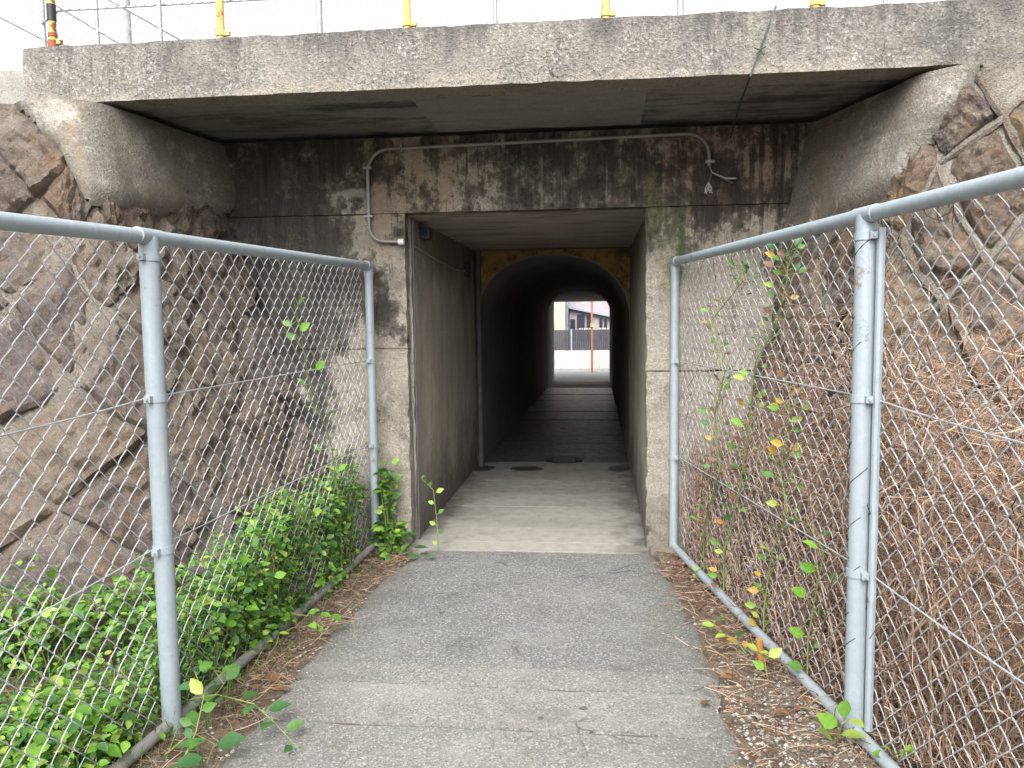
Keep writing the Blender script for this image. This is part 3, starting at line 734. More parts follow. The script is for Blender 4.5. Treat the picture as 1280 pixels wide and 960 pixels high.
path_fence('grey pipe and chain link fence holding back the dry brown brush', [(.499, 5.37), (.943, 2.995), (1.40, .55)], (1.94, 1.94, 1.94), -1, (1.29, .65))
mb = MB(); mb.tube([(.735, 3.62, -.05), (.715, 3.60, .14)], .016, 8); tag(mb.build('rusty_stake', 'rust_stake', smooth=True), 'short rusty steel stake under the bottom rail by the gravel', 'stake')

# ================================================================== ON THE DECK
ZD = 3.118
df = thing('deck_fence', 'thin chain link fence with grey posts along the top of the bridge deck', 'fence', (-.5, 4.40, ZD))
for x, fl in ((-3.27, 0), (-2.42, 0), (-1.505, 1), (-.54, 0), (.43, 1), (1.45, 0), (2.4, 1)):
    mb = MB(); r = .017 if fl else .011; zb = ZD - .01 if x > -3.2 else 3.08
    yy = 4.40 if x > -3.2 else 4.62
    mb.tube([(x, yy, zb), (x, yy, 4.3)], r, 10); po = mb.build('post', 'grey_steel', df, smooth=True)
    if fl: mb = MB(); mb.box(x - .045, x + .045, 4.36, 4.45, ZD - .004, ZD + .014); mb.build('base_plate', 'grey_steel', po)
mb = MB(); chain(mb, Vector((-3.25, 4.43, 0)), Vector((1, 0, 0)), Vector((0, -1, 0)), 6.2, ZD + .02, 4.25, r=.0014, hw=.028, sides=3, amp=.0015)
tag(mb.build('chain_link_mesh', 'faint_wire', df), kind='stuff')
mb = MB(); mb.tube([(-3.27, 4.61, 3.36), (-3.05, 4.44, 3.36), (2.9, 4.44, 3.36)], .006, 6); mb.build('rail', 'grey_steel', df)
mb = MB(); mb.tube([(-3.27, 4.61, 4.27), (-3.05, 4.41, 4.27), (2.9, 4.41, 4.27)], .016, 8); mb.build('rail', 'grey_steel', df)
def ypost(x, mat, label, group=None):
    T = thing('marker_post', label, 'post', (x, 4.352, ZD), group)
    mb = MB(); mb.tube([(x, 4.352, ZD - .015), (x, 4.352, 4.05)], .021, 14); mb.build('pipe', mat, T, smooth=True)
    mb = MB(); mb.tube([(x, 4.352, ZD + .025), (x, 4.352, ZD + .05)], .027, 14); mb.box(x + .02, x + .05, 4.34, 4.365, ZD + .026, ZD + .048); mb.build('collar', mat, T, smooth=True)
    return T
for x, l in ((-2.047, 'yellow pipe post on the deck edge next to the rusty banded post'), (-1.008, 'second yellow pipe post along the deck from the rusty banded post'), (.044, 'third yellow pipe post along the deck from the rusty banded post'), (1.096, 'yellow pipe post on the deck beside the hanging green wire')): ypost(x, 'yellow_paint', l, 'yellow posts on the deck edge')
T = ypost(-3.03, 'yellow_rusty', 'rust eaten yellow post with red and black bands near the deck end')
for z0, z1, m, r in ((3.12, 3.165, 'red_rust', .0285), (3.185, 3.205, 'red_rust', .025), (3.27, 3.36, 'black_plastic', .0245)):
    mb = MB(); mb.tube([(-3.03, 4.352, z0), (-3.03, 4.352, z1)], r, 14); mb.build('band', m, T, smooth=True)
p = at_y(157, 40, 12.0); mb = MB(); mb.tube([(p.x, 12, 2.7), (p.x, 12, 9.5)], [.095, .075], 16); up_ = mb.build('utility_pole', 'pole_concrete', smooth=True); tag(up_, 'tall grey concrete pole standing beyond the deck fence', 'pole')
pr = thing('pipe_railing', 'sloping twin pipe handrail behind the deck end beside the rusty post', 'railing', (-4.0, 6.0, 2.8))
for a, b in (((30, 36), (72, 58)), ((84, 14), (150, 54)), ((160, 12), (192, 30))):
    P, Q = at_y(*a, 6.3), at_y(*b, 6.3); d = (Q - P).normalized(); mb = MB(); mb.tube([P - d * .7, Q + d * .6], .014, 8); mb.build('rail', 'grey_steel', pr, smooth=True)
for x in (-4.9, -4.0, -3.0): mb = MB(); mb.tube([(x, 6.3, 2.75), (x, 6.3, 4.3)], .016, 8); mb.build('post', 'grey_steel', pr, smooth=True)

# ================================================================== CONDUIT, CABLES
cdt = thing('conduit', 'grey conduit pipe looping across the stained lintel above the opening', 'conduit', (-.4, YF, 2.1))
yc = YF - .03
def arc(c, r, a0, a1, n=8): return [(c[0] + r * math.cos(R(a0 + (a1 - a0) * i / n)), yc, c[1] + r * math.sin(R(a0 + (a1 - a0) * i / n))) for i in range(n + 1)]
pts = [(-1.315, yc, 2.105)] + arc((-1.43, 2.215), .105, -90, -180) + arc((-1.385, 2.57), .15, 180, 95) + [(-.4, yc, 2.735)] + arc((.57, 2.61), .14, 92, 0) + [(.71, yc, 2.545)]
mb = MB(); mb.tube(pts, .0115, 10); mb.build('pipe', 'conduit_grey', cdt, smooth=True)
mb = MB(); mb.tube([(-1.335, yc, 2.105), (-1.297, yc, 2.105)], .021, 10); mb.build('end_fitting', 'white_fitting', cdt, smooth=True)
for x, z, h in ((-1.535, 2.60, 1), (-1.535, 2.28, 1), (-1.30, 2.722, 0), (-.62, 2.733, 0), (.715, 2.57, 1)):
    mb = MB(); (mb.box(x - .028, x + .028, yc - .014, YF - .001, z - .008, z + .008) if h else mb.box(x - .008, x + .008, yc - .014, YF - .001, z - .028, z + .02)); mb.build('saddle_clip', 'conduit_grey', cdt)
for mt, e in (('cable', (.86, 2.43)), ('frayed_grey', (.88, 2.46)), ('cable', (.70, 2.36))):
    q = [(.71, yc, 2.55), (.725, yc - .01, 2.50), ((.71 + e[0]) / 2 + .01, yc - .015, 2.46), (e[0], yc, e[1])]; mb = MB(); mb.tube(q, .006, 6); mb.build('loose_cable', mt, cdt, smooth=True)
mb = MB()
for k in range(9):
    a = random.uniform(0, 6.28); q = Vector((.705, yc - .012, 2.40)); mb.tube([q + Vector((0, 0, .04)), q + Vector((.02 * math.cos(a), -.01, .012 * math.sin(a))), q + Vector((.026 * math.cos(a + 1), 0, -.025 * random.random() - .012))], .0035, 5)
mb.build('frayed_tape', 'frayed_grey', cdt)
# small lamp housing and surface wiring on the box wall
jb = thing('junction_box', 'small black junction box high on the inner tunnel wall', 'box', (XL + .02, 6.1, 2.15))
q = (XL + .015, 5.95, 2.13); mb = MB(); mb.box(q[0] - .02, q[0] + .07, 5.77, 5.88, 2.165, 2.245); mb.build('housing', 'black_plastic', jb)
mb = MB(); mb.tube([(q[0] + .035, 5.758, 2.205), (q[0] + .035, 5.772, 2.205)], .022, 14); mb.build('lens', 'window_glass', jb, smooth=True)
mb = MB(); mb.tube([(XL + .018, 5.56, 2.09), (XL + .02, 6.3, 2.05), (XL + .02, 7.2, 2.02), (XL + .02, 7.72, 2.04)], .008, 8); mb.build('cable', 'conduit_grey', jb, smooth=True)
mb = MB(); mb.box(XL, XL + .05, 7.7, 7.85, 1.98, 2.12); mb.build('bracket', 'iron', jb)
mb = MB(); mb.tube([(XL + .018, 5.530, .02), (XL + .018, 5.530, 2.27)], .008, 8); tag(mb.build('groove_shade', 'cable', smooth=True), 'thin dark strip drawn as the shaded groove inside the left jamb of the opening', 'pipe')  # dark rod standing in for the shade of the groove behind the pier
# hanging green wire
p0 = at_y(972, -8, 4.29); P = [Vector((p0.x, 4.32, 3.14)), at_y(950, 62, 4.285), at_y(938, 95, 4.287), at_y(925, 130, 4.9), at_y(913, 172, 5.385)]
mb = MB(); mb.tube(P, .0045, 6); tw = P[1]
for d in ((.03, -.005, .012), (-.03, -.003, .008), (.02, -.004, -.03), (-.02, -.006, -.025)): mb.tube([tw, tw + Vector(d)], .003, 4)
tag(mb.build('hanging_wire', 'green_wire'), 'dark green wire hanging over the deck edge down to the facade', 'wire')

# manholes
mh = thing('manhole_cover', 'round iron manhole cover on the tunnel floor at the arch mouth', 'manhole', (-.375, 8.72, .02))
mb = MB(); mb.tube([(-.375, 8.72, .010), (-.375, 8.72, .026)], .20, 36); mb.build('frame', 'iron', mh, smooth=True)
mb = MB(); mb.tube([(-.375, 8.72, .015), (-.375, 8.72, .030)], .17, 36)
for i in range(-3, 4): mb.box(-.375 - .12, -.375 + .12, 8.72 + i * .04 - .006, 8.72 + i * .04 + .006, .028, .034)
mb.build('lid', 'iron', mh, smooth=True)
def puddle(x, y, rx, ry, label):
    mb = MB(); c = [(x + rx * math.cos(a) * (1 + .25 * nz((a, x, y), 1.5)), y + ry * math.sin(a) * (1 + .25 * nz((a, y, x), 1.5))) for a in [2 * math.pi * i / 30 for i in range(30)]]
    mb.v = [(a, b, .0245) for a, b in c] + [(a, b, .019) for a, b in c]; mb.f.append(tuple(range(30)))
    for i in range(30): mb.f.append((i, 30 + i, 30 + (i + 1) % 30, (i + 1) % 30))
    tag(mb.build('damp_patch', 'wet_patch'), label, 'patch')
puddle(-.74, 8.2, .17, .13, 'dark damp patch on the floor just before the manhole cover')
puddle(.22, 8.25, .12, .16, 'dark damp patch on the floor at the foot of the right jamb')
puddle(-1.19, 8.2, .11, .15, 'dark damp patch on the floor at the foot of the drain pipe')

# ================================================================== BEYOND THE TUNNEL
gw = thing('garden_wall', 'low white rendered wall across the street beyond the tunnel', 'wall', (0, 27.3, -.3))
mb = MB(); mb.box(-12, .02, 27.2, 27.4, -.45, .40); mb.build('panel', 'white_render', gw)
mb = MB(); mb.box(.03, 12, 27.23, 27.43, -.45, .40); mb.build('panel', 'white_render', gw)
mb = MB(); mb.box(-12, 12, 27.18, 27.2, -.32, -.20); mb.build('plinth', 'pole_concrete', gw)
sf = thing('slat_fence', 'dark vertical slat fence standing on the white wall', 'fence', (0, 27.3, .4))
x = -3.2
while x < 2.2:
    mb = MB(); mb.box(x, x + .058, 27.28, 27.30, .42, 1.10); mb.build('slat', 'dark_slat', sf); x += .062
for z in (.43, 1.07): mb = MB(); mb.box(-3.3, 2.3, 27.30, 27.33, z, z + .035); mb.build('rail', 'gutter', sf)
for x in (-2.4, -.9, .6, 2.1): mb = MB(); mb.box(x - .022, x + .022, 27.255, 27.345, .40, 1.13); mb.build('post', 'gutter', sf)
x = -.62
while x < .6:
    if not -.16 < x < -.02:
        mb = MB(); s = random.uniform(.02, .035); mb.tube([(x, 27.29, 1.11), (x, 27.29, 1.13), (x, 27.29, 1.15), (x, 27.29, 1.16)], [s * .7, s, s, s * .5], 8)
        tag(mb.build('white_ornament', 'white_fitting', smooth=True), 'small white ornament in the row on top of the slat fence', 'ornament', 'white ornaments on the slat fence')
    x += .085
hs_ = thing('house', 'pale house with tan tiled wing, dark windows and a sloping porch roof', 'house', (0, 31, -.3))
mb = MB(); mb.box(-9, 9, 33, 39, -.4, 6); mb.build('wall', 'white_stucco', hs_)
mb = MB(); mb.box(-6, -1.22, 30.2, 33.1, -.4, 5.6); tw_ = mb.build('tiled_wing', 'tile_tan', hs_)
z = -.2
for r in range(60):
    if r * .09 > 3.2: break
    for c in range(8):
        x1 = -1.225 - c * .2 - (r % 2) * .1
        mb = MB(); mb.box(x1 - .192, x1, 30.185, 30.20, 1.0 + r * .045 * 1.0, 1.0 + r * .045 + .041) if 0 else mb.box(x1 - .192, x1, 30.185, 30.20, .9 + r * .09, .9 + r * .09 + .084)
        mb.build('tile', 'tile_tan', tw_)
mb = MB(); mb.box(-1.21, -1.12, 30.6, 30.7, -.4, 2.0); mb.build('porch_post', 'roof_blue', hs_)
mb = MB(); mb.box(-1.1, 5, 31.0, 31.1, -.4, 2.2); mb.build('porch_wall', 'house_grey', hs_)
mb = MB(); a = at_y(705, 384, 30.5); b = at_y(762, 396, 30.5)
for yy, dz in ((30.75, 0), (32.99, .35)): mb.v += [(a.x - .05, yy, a.z + dz), (b.x + 2.5, yy, b.z + dz + (b.z - a.z) * 2.5 / (b.x - a.x)), (b.x + 2.5, yy, b.z + dz + .05 + (b.z - a.z) * 2.5 / (b.x - a.x)), (a.x - .05, yy, a.z + dz + .05)]
mb.f += [(0, 1, 2, 3), (7, 6, 5, 4), (0, 4, 5, 1), (3, 2, 6, 7), (0, 3, 7, 4), (1, 5, 6, 2)]; mb.build('porch_roof', 'roof_blue', hs_)
for (x0, y0, x1, y1) in ((713, 399, 719, 412), (721, 393, 731, 412), (733, 394, 739, 412), (749, 398, 753, 412), (755, 399, 759, 412)):
    P, Q = at_y(x0, y0, 30.97), at_y(x1, y1, 30.97); mb = MB(); mb.box(P.x, Q.x, 30.95, 30.998, .6, P.z); wf = mb.build('window', 'dark_frame', hs_)
    mb = MB(); mb.box(P.x + .03, Q.x - .03, 30.935, 30.949, .65, P.z - .04); mb.build('pane', 'window_glass', wf)
P = at_y(747, 377, 32.95); mb = MB(); mb.box(P.x, P.x + .06, 32.9, 32.98, 1.8, 4.5); mb.build('downpipe', 'gutter', hs_)
p = at_y(740, 467, 26.6); T = thing('pole', 'thin orange pole standing on the street before the white wall', 'pole', (p.x, 26.6, -.3))
mb = MB(); mb.tube([(p.x, 26.6, -.32), (p.x, 26.6, 4.2)], .034, 12); mb.build('shaft', 'orange_paint', T, smooth=True)
mb = MB(); mb.tube([(p.x, 26.57, 1.21), (p.x, 26.57, 1.33)], .05, 10); mb.build('band', 'yellow_paint', T, smooth=True)  # stands for the yellowish light on the pole, drawn as plain paint

# ================================================================== VEGETATION
LEAF = [(0, 0, 0), (-.23, .2, .05), (-.33, .45, .07), (-.2, .75, .03), (0, 1, -.1), (.2, .75, .03), (.33, .45, .07), (.23, .2, .05), (0, .3, -.02), (0, .65, -.03)]
LEAFF = [(0, 8, 1), (1, 8, 2), (2, 8, 9, 3), (3, 9, 4), (4, 9, 5), (5, 9, 8, 6), (6, 8, 7), (7, 8, 0)]
LV = np.array(LEAF)
def leaf_mesh(name, mat):
    me = bpy.data.meshes.new(name); me.from_pydata(LEAF, [], LEAFF); me.materials.append(MATS[mat])
    me.polygons.foreach_set('use_smooth', [True] * len(me.polygons)); return me
LM = {m: leaf_mesh('leaf', m) for m in ('leaf_fresh', 'leaf_dark', 'leaf_mid', 'leaf_lime', 'leaf_yellow', 'leaf_dead')}
def leaf_frame(dirv, nrm):
    y = Vector(dirv).normalized(); z = Vector(nrm); z = (z - y * z.dot(y))
    if z.length < 1e-4: z = y.orthogonal()
    z.normalize(); x = y.cross(z); return Matrix((x, y, z)).transposed()
def leaf_obj(parent, P, dirv, nrm, size, mat):
    o = bpy.data.objects.new('leaf', LM[mat]); col.objects.link(o)
    o.parent = parent; o.matrix_parent_inverse = WM[parent.name].inverted()
    o.matrix_world = Matrix.Translation(P) @ leaf_frame(dirv, nrm).to_4x4() @ Matrix.Scale(size, 4)
    o.matrix_basis = Matrix.Translation(P) @ leaf_frame(dirv, nrm).to_4x4() @ Matrix.Scale(size, 4)
    return o
class Leaves:
    def __init__(s): s.v = []; s.f = []; s.n = 0
    def add(s, P, dirv, nrm, size):
        M = np.array(leaf_frame(dirv, nrm)) * size
        s.v.append(LV @ M.T + np.array(P)); s.f += [tuple(i + s.n for i in f) for f in LEAFF]; s.n += 10
    def build(s, name, mat, parent):
        me = bpy.data.meshes.new(name); me.from_pydata(np.concatenate(s.v).tolist(), [], s.f); me.materials.append(MATS[mat])
        me.polygons.foreach_set('use_smooth', [True] * len(me.polygons))
        o = bpy.data.objects.new(name, me); col.objects.link(o); attach(o, parent); o['kind'] = 'stuff'; return o
def fence_x_left(y): return -1.524 - (.118 / 2.457) * (5.287 - y) if y > 2.83 else -1.642 - (.188 / 2.38) * (2.83 - y)
def bush(label, blobs, n, size, mats, nparts=45, seed=0, clipx=None):
    rr = random.Random(seed); c0 = blobs[0]; T = thing('leafy_bush', label, 'bush', (c0[0], c0[1], max(0, verge_h(c0[0], c0[1]))))
    L = [Leaves() for _ in mats]; stems = MB(); parts = []
    n = int(n * 1.3); size *= 1.06; tot = sum(b[3] * b[4] * b[5] for b in blobs)
    for (x, y, z, rx, ry, rz) in blobs:
        g = Vector((x, y, verge_h(x, y) - .02)); k = int(n * (rx * ry * rz) / tot)
        for q in range(max(4, k // 26)):
            d = Vector((rr.gauss(0, .5), rr.gauss(0, .5), rr.uniform(.1, 1))).normalized()
            e = Vector((x + d.x * rx * .85, y + d.y * ry * .85, z + d.z * rz * .8)); g2 = g + Vector((rr.uniform(-.5, .5) * rx, rr.uniform(-.5, .5) * ry, 0))
            if clipx and e.x > clipx(e.y) - .02: e.x = clipx(e.y) - .02
            if clipx and g2.x > clipx(g2.y) - .05: g2.x = clipx(g2.y) - .05
            stems.tube([g2, g2.lerp(e, .5) + Vector((rr.uniform(-.04, .04), rr.uniform(-.04, .04), .04)), e], [.004, .003, .0015], 4)
        for q in range(k):
            d = Vector((rr.gauss(0, 1), rr.gauss(0, 1), rr.gauss(.25, 1))).normalized(); rad = rr.random() ** .4 * (1 + .75 * nz((d.x * 2 + x, d.y * 2 + y, d.z * 2 + seed), 1.3) + .3 * nz((d.x * 2 + x, d.y * 2 + y, d.z * 2 + seed), 4))
            P = Vector((x + d.x * rx * rad, y + d.y * ry * rad, z + d.z * rz * rad))
            if P.z < verge_h(P.x, P.y) + .005: P.z = verge_h(P.x, P.y) + rr.uniform(.01, .08)
            if clipx and P.x > clipx(P.y) + .0:
                if rr.random() < .7: P.x = clipx(P.y) - rr.random() * .1
                else: P.x = min(P.x, clipx(P.y) + .10)
            nr = (d + Vector((rr.uniform(-.6, .6), rr.uniform(-.6, .6) - .15, 1.0 + rr.uniform(-.3, .6)))).normalized()
            dr = Vector((rr.uniform(-1, 1), rr.uniform(-1, 1), rr.uniform(-.5, .25)))
            sz = size * rr.uniform(.4, 1.2) * (1.5 if rr.random() < .12 else 1); mi = min(len(mats) - 1, int(rr.random() ** 1.3 * len(mats)))
            w = P.y * 1.0 - d.z * .4 - (P.z) * .6   # nearest, outermost leaves become single parts
            parts.append((w, P, dr, nr, sz, mi))
    parts.sort(key=lambda t: t[0])
    pick = set(rr.sample(range(min(len(parts), nparts * 5)), min(nparts, len(parts))))
    for i, (w, P, dr, nr, sz, mi) in enumerate(parts):
        if i in pick: leaf_obj(T, P, dr, nr, sz * 1.12, mats[mi])
        else: L[mi].add(P, dr, nr, sz)
    stems.build('stems', 'stem_green', T)['kind'] = 'stuff'
    for l, m in zip(L, mats):
        if l.n: l.build('foliage', m, T)
    return T
FX = fence_x_left
G1 = ('leaf_fresh', 'leaf_mid', 'leaf_dark', 'leaf_fresh', 'leaf_mid', 'leaf_lime'); G2 = ('leaf_mid', 'leaf_dark', 'leaf_fresh'); G3 = ('leaf_fresh', 'leaf_mid', 'leaf_fresh', 'leaf_dark', 'leaf_lime')
bush('tall bright green bush pressed against the middle of the fence bay', [(-1.72, 3.75, .28, .24, .42, .30), (-1.74, 4.15, .42, .2, .36, .26), (-1.70, 3.45, .22, .2, .28, .24)], 2300, .042, G1, 70, 1, FX)
bush('green bush beside the fence end post at the stained pier', [(-1.66, 4.75, .42, .15, .34, .26), (-1.66, 5.12, .4, .12, .2, .3), (-1.64, 4.6, .3, .14, .3, .2)], 1500, .04, G1, 45, 2, FX)
bush('dark green feathery bush behind the tall fence post', [(-1.76, 3.12, .22, .18, .26, .24), (-1.80, 3.0, .14, .2, .24, .16)], 1500, .022, G2, 30, 3, FX)
bush('bright green leafy mound filling the corner under the stone wall', [(-2.55, 3.15, .26, .55, .26, .24), (-2.05, 3.38, .28, .35, .28, .22), (-3.2, 3.05, .24, .5, .24, .22)], 2400, .042, G1, 70, 4, FX)
bush('low bright green bush at the foot of the tall fence post', [(-1.98, 2.62, .10, .3, .24, .16), (-1.80, 2.50, .12, .16, .26, .15), (-2.4, 2.55, .08, .3, .2, .14)], 1700, .044, G3, 70, 5, FX)
bush('broad leaved green patch spreading over dry litter inside the fence', [(-2.15, 2.15, .12, .4, .3, .16), (-2.6, 2.3, .1, .35, .25, .14), (-1.88, 2.2, .1, .14, .26, .16), (-1.95, 1.75, .12, .2, .35, .18)], 1900, .046, G3, 60, 6, FX)
bush('mixed green weeds crowding the mesh at the open end of the fence', [(-1.98, 1.95, .16, .2, .3, .2), (-2.3, 1.85, .12, .3, .3, .18), (-2.9, 2.2, .12, .4, .35, .18), (-1.85, 2.6, .1, .12, .2, .16)], 1700, .04, G1, 50, 7, FX)
bush('thin scattered weeds on brown litter between the green mounds', [(-2.2, 2.85, .05, .45, .2, .1), (-2.9, 2.75, .05, .4, .2, .1)], 330, .036, G2, 20, 8, FX)
bush('leafy green clump between the fence end post and the stained pier', [(-1.42, 5.22, .11, .11, .12, .15), (-1.44, 5.27, .40, .06, .07, .2)], 330, .05, G1, 60, 9)
bush('ragged green weeds spilling under the bottom rail below the bush', [(-1.56, 4.6, .09, .06, .35, .1), (-1.60, 3.9, .08, .06, .4, .1)], 300, .036, G1, 40, 10)
# creeping sprigs
def sprig(label, pts, leaves, mats, stem='stem_green', group=None, spread=.02, r=.0035, name='vine_sprig', seed=0):
    rr = random.Random(seed); pts = [Vector(p) for p in pts]; T = thing(name, label, 'vine', pts[0], group)
    mb = MB(); mb.tube(pts, [r * (1 - .6 * i / (len(pts) - 1)) for i in range(len(pts))], 5)
    n = len(leaves)
    for i, sz in enumerate(leaves):
        f = (i + .7) / (n + .2) * (len(pts) - 1); k = min(int(f), len(pts) - 2); P = pts[k].lerp(pts[k + 1], f - k); t = (pts[k + 1] - pts[k]).normalized()
        side = Vector((0, 0, 1)).cross(t) if abs(t.z) < .85 else Vector((1, 0, 0))
        side = side * (1 if i % 2 else -1)
        dr = (side + t * rr.uniform(.1, .7) + Vector((0, 0, rr.uniform(-.1, .35)))).normalized()
        nr = Vector((rr.uniform(-.4, .4), rr.uniform(-.6, .1), 1)) if abs(t.z) < .85 else Vector((rr.uniform(-.5, .5), -1, rr.uniform(.1, .8)))
        P2 = P + dr * rr.uniform(.3, 1.) * spread + Vector((0, 0, .006)) + (Vector((0, rr.uniform(-1, 1), rr.uniform(-1, 1))) * spread * .8 if name == 'climbing_vine' else Vector((0, 0, 0)))
        mb.tube([P, P2], r * .45, 4); leaf_obj(T, P2, dr, nr, sz, mats[rr.randrange(len(mats))])
    mb.build('stem', stem, T, smooth=True)
    return T
def G(px, py, z=.02): return at_z(px, py, z)
D = ['leaf_dark', 'leaf_dark', 'leaf_mid']; Fm = ['leaf_fresh', 'leaf_mid']
sprig('dark green vine sprig creeping out onto the pale concrete path', [G(215, 880, .06), G(270, 868, .10), G(318, 880, .07), G(345, 905, .05), G(375, 938, .03)], [.08, .07, .075, .085, .08, .09, .08, .07, .05], D, seed=1)
sprig('long yellow green vine climbing from the bottom rail by the tall post', [G(225, 958, .02), G(245, 915, .10), G(255, 870, .22), G(243, 838, .28)], [.06, .05, .055, .06, .075, .07, .07], ['leaf_lime', 'leaf_mid', 'leaf_dark'], seed=2)
sprig('vine with broad dark leaves lying on litter below the tall post', [G(205, 945, .03), G(240, 915, .08), G(268, 930, .06), G(258, 955, .04)], [.08, .09, .1, .11, .1], D, seed=3)
sprig('pale vine sprig arching over the bottom rail beside the bush', [G(262, 880, .05), G(280, 855, .14), G(268, 838, .17), G(300, 846, .12)], [.09, .08, .09, .085, .07], ['leaf_dark', 'leaf_mid'], seed=4)
sprig('small green sprig drooping onto the path edge mid fence', [G(352, 766, .10), G(385, 770, .14), G(410, 768, .10), G(400, 795, .04), G(425, 780, .03)], [.06, .06, .065, .07, .06, .05, .05], Fm, seed=5)
sprig('leafy vine at the foot of the end post trailing into the tunnel mouth', [G(472, 660, .1), G(490, 655, .15), G(505, 675, .10), G(520, 690, .04), G(530, 700, .02)], [.1, .11, .1, .1, .09, .1, .08, .07], ['leaf_dark', 'leaf_mid', 'leaf_fresh'], seed=6)
P1 = at_y(478, 640, 5.25); sprig('green leaves growing up the stained pier beside the end post', [(P1.x, 5.3, .02), (P1.x, 5.3, .25), (P1.x + .03, 5.31, .42), (P1.x + .05, 5.33, .62)], [.09, .08, .09, .08, .09, .1, .08, .09, .08, .07], ['leaf_mid', 'leaf_fresh', 'leaf_dark'], seed=7)
P1 = at_z(548, 690, .02); sprig('spindly yellow green weed standing at the tunnel floor joint', [P1, P1 + Vector((-.01, .02, .2)), P1 + Vector((-.03, .02, .42)), P1 + Vector((-.12, .03, .5))], [.04, .05, .05, .05, .045, .06, .05, .05, .04], ['leaf_lime', 'leaf_mid'], seed=8)
# stray leaves on the left pier behind the fence
def fence_vine(label, pix, sizes, mats, seed, side, stem='stem_green'):
    pts = []
    for px, py in pix:
        # intersect the pixel ray with the plane of the right or left mesh
        a, b = (Vector((.499, 5.37, 0)), Vector((.943, 2.995, 0))) if side > 0 else (Vector((-1.524, 5.287, 0)), Vector((-1.642, 2.83, 0)))
        d = (b - a).normalized(); n = Vector((d.y, -d.x, 0)); n = n if n.x * side > 0 else -n
        r = ray(px, py); o = a + n * .022; t = (o - CAMLOC).dot(n) / r.dot(n); pts.append(CAMLOC + r * t)
    pts[0].z = max(0, pts[0].z)
    return sprig(label, [Vector((pts[0].x, pts[0].y, .0))] + pts, sizes, mats, stem, None, seed=seed, name='climbing_vine', spread=.055, r=.0045)
YG = ['leaf_fresh', 'leaf_mid', 'leaf_dark', 'leaf_mid', 'leaf_lime', 'leaf_yellow', 'leaf_dead']
rs_ = random.Random(3); sz = lambda n, a=.04, b=.065: [rs_.uniform(a, b) for _ in range(n)]
fence_vine('green and yellow vine climbing the dry brush fence near its end post', [(880, 655), (900, 590), (893, 520), (905, 470), (890, 400), (930, 350), (925, 330)], sz(70, .032, .055), YG, 11, 1)
fence_vine('tall vine with scattered green leaves midway along the brush fence', [(905, 690), (925, 610), (935, 540), (945, 450), (970, 410), (985, 345), (983, 315)], sz(78, .032, .06), YG, 12, 1)
fence_vine('vine with round fresh leaves on the brush fence near the thick post', [(955, 760), (965, 690), (985, 640), (975, 590), (985, 530), (988, 480)], sz(54, .032, .06), ['leaf_fresh', 'leaf_mid', 'leaf_lime', 'leaf_yellow', 'leaf_dead'], 13, 1)
fence_vine('short green vine low on the brush fence beside the thick post', [(1010, 800), (1020, 740), (1030, 690), (1008, 650)], sz(10, .05, .075), ['leaf_fresh', 'leaf_mid'], 14, 1)
fence_vine('thin vine with small leaves on the green fence by the pier', [(425, 640), (415, 560), (395, 500), (385, 470), (375, 410), (368, 380)], sz(14, .05, .08), ['leaf_mid', 'leaf_fresh'], 15, -1)
sprig('low green weed at the litter edge under the right bottom rail', [G(935, 820, .02), G(920, 800, .08), G(900, 790, .08), G(890, 775, .06)], [.05, .06, .06, .055, .05, .06, .05], YG, seed=16)
sprig('bright sapling shoot at the foot of the thick post on gravel', [G(1040, 935, .0), G(1048, 920, .08), G(1052, 905, .14), G(1062, 898, .16)], [.08, .09, .09, .08, .07], ['leaf_fresh', 'leaf_lime'], seed=17)
sprig('small green shoot by the right bottom rail near the brush', [G(1110, 955, .02), G(1118, 945, .08), G(1125, 938, .12)], [.06, .06, .05, .05], ['leaf_fresh'], seed=18)
sprig('yellow green shoot leaning over the gravel by the rail', [G(960, 850, .02), G(955, 820, .12), G(945, 815, .16)], [.06, .07, .06, .05], ['leaf_lime', 'leaf_fresh'], seed=19)

# dry brush behind the right fence
def fxr(y): return .499 + (.444 / 2.375) * (5.37 - y) if y > 2.995 else .943 + (.457 / 2.445) * (2.995 - y)
def twigs(mb, n, region, length, r, wig, rr, zmax=None):
    for _ in range(n):
        P, d = region(rr); pts = [P]; L = rr.uniform(*length); m = 5
        for i in range(m):
            d = (d + Vector((rr.gauss(0, wig), rr.gauss(0, wig), rr.gauss(0, wig)))).normalized(); Q = pts[-1] + d * (L / m)
            lim = fxr(Q.y) + .035 if P.x > .2 else None
            if lim and Q.x < lim: Q.x = lim + rr.uniform(0, .03)
            g = verge_h(Q.x, Q.y) + .004
            if Q.z < g: Q.z = g
            pts.append(Q)
        q = rr.uniform(.6, 1.3); mb.tube(pts, [r * q, r * q, r * q * .9, r * q * .8, r * q * .7, r * q * .4], 3, cap=False)
rr = random.Random(5)
def brush_top(y): return 1.8 if y < 3.2 else 1.8 - (y - 3.2) * .42
def reg_brush(r):
    y = r.uniform(.9, 5.25); w = .18 + .55 * max(0, min(1, (4.6 - y) / 2)); x = fxr(y) + .04 + abs(r.gauss(0, .6)) * w
    z = verge_h(x, y) + r.random() ** 1.45 * (brush_top(y) - .2) * (.75 + .5 * abs(nz((x, y, 0), 2.2, 4)))
    return Vector((x, y, z)), Vector((r.gauss(0, .5), r.gauss(0, .6), r.uniform(-.2, 1.3))).normalized()
mb = MB(); twigs(mb, 10800, reg_brush, (.12, .5), .0020, .6, rr)
tag(mb.build('dry_brush', 'twig_brown'), 'thicket of dry brown twigs crowding the right hand fence', 'dry brush', None, 'stuff')
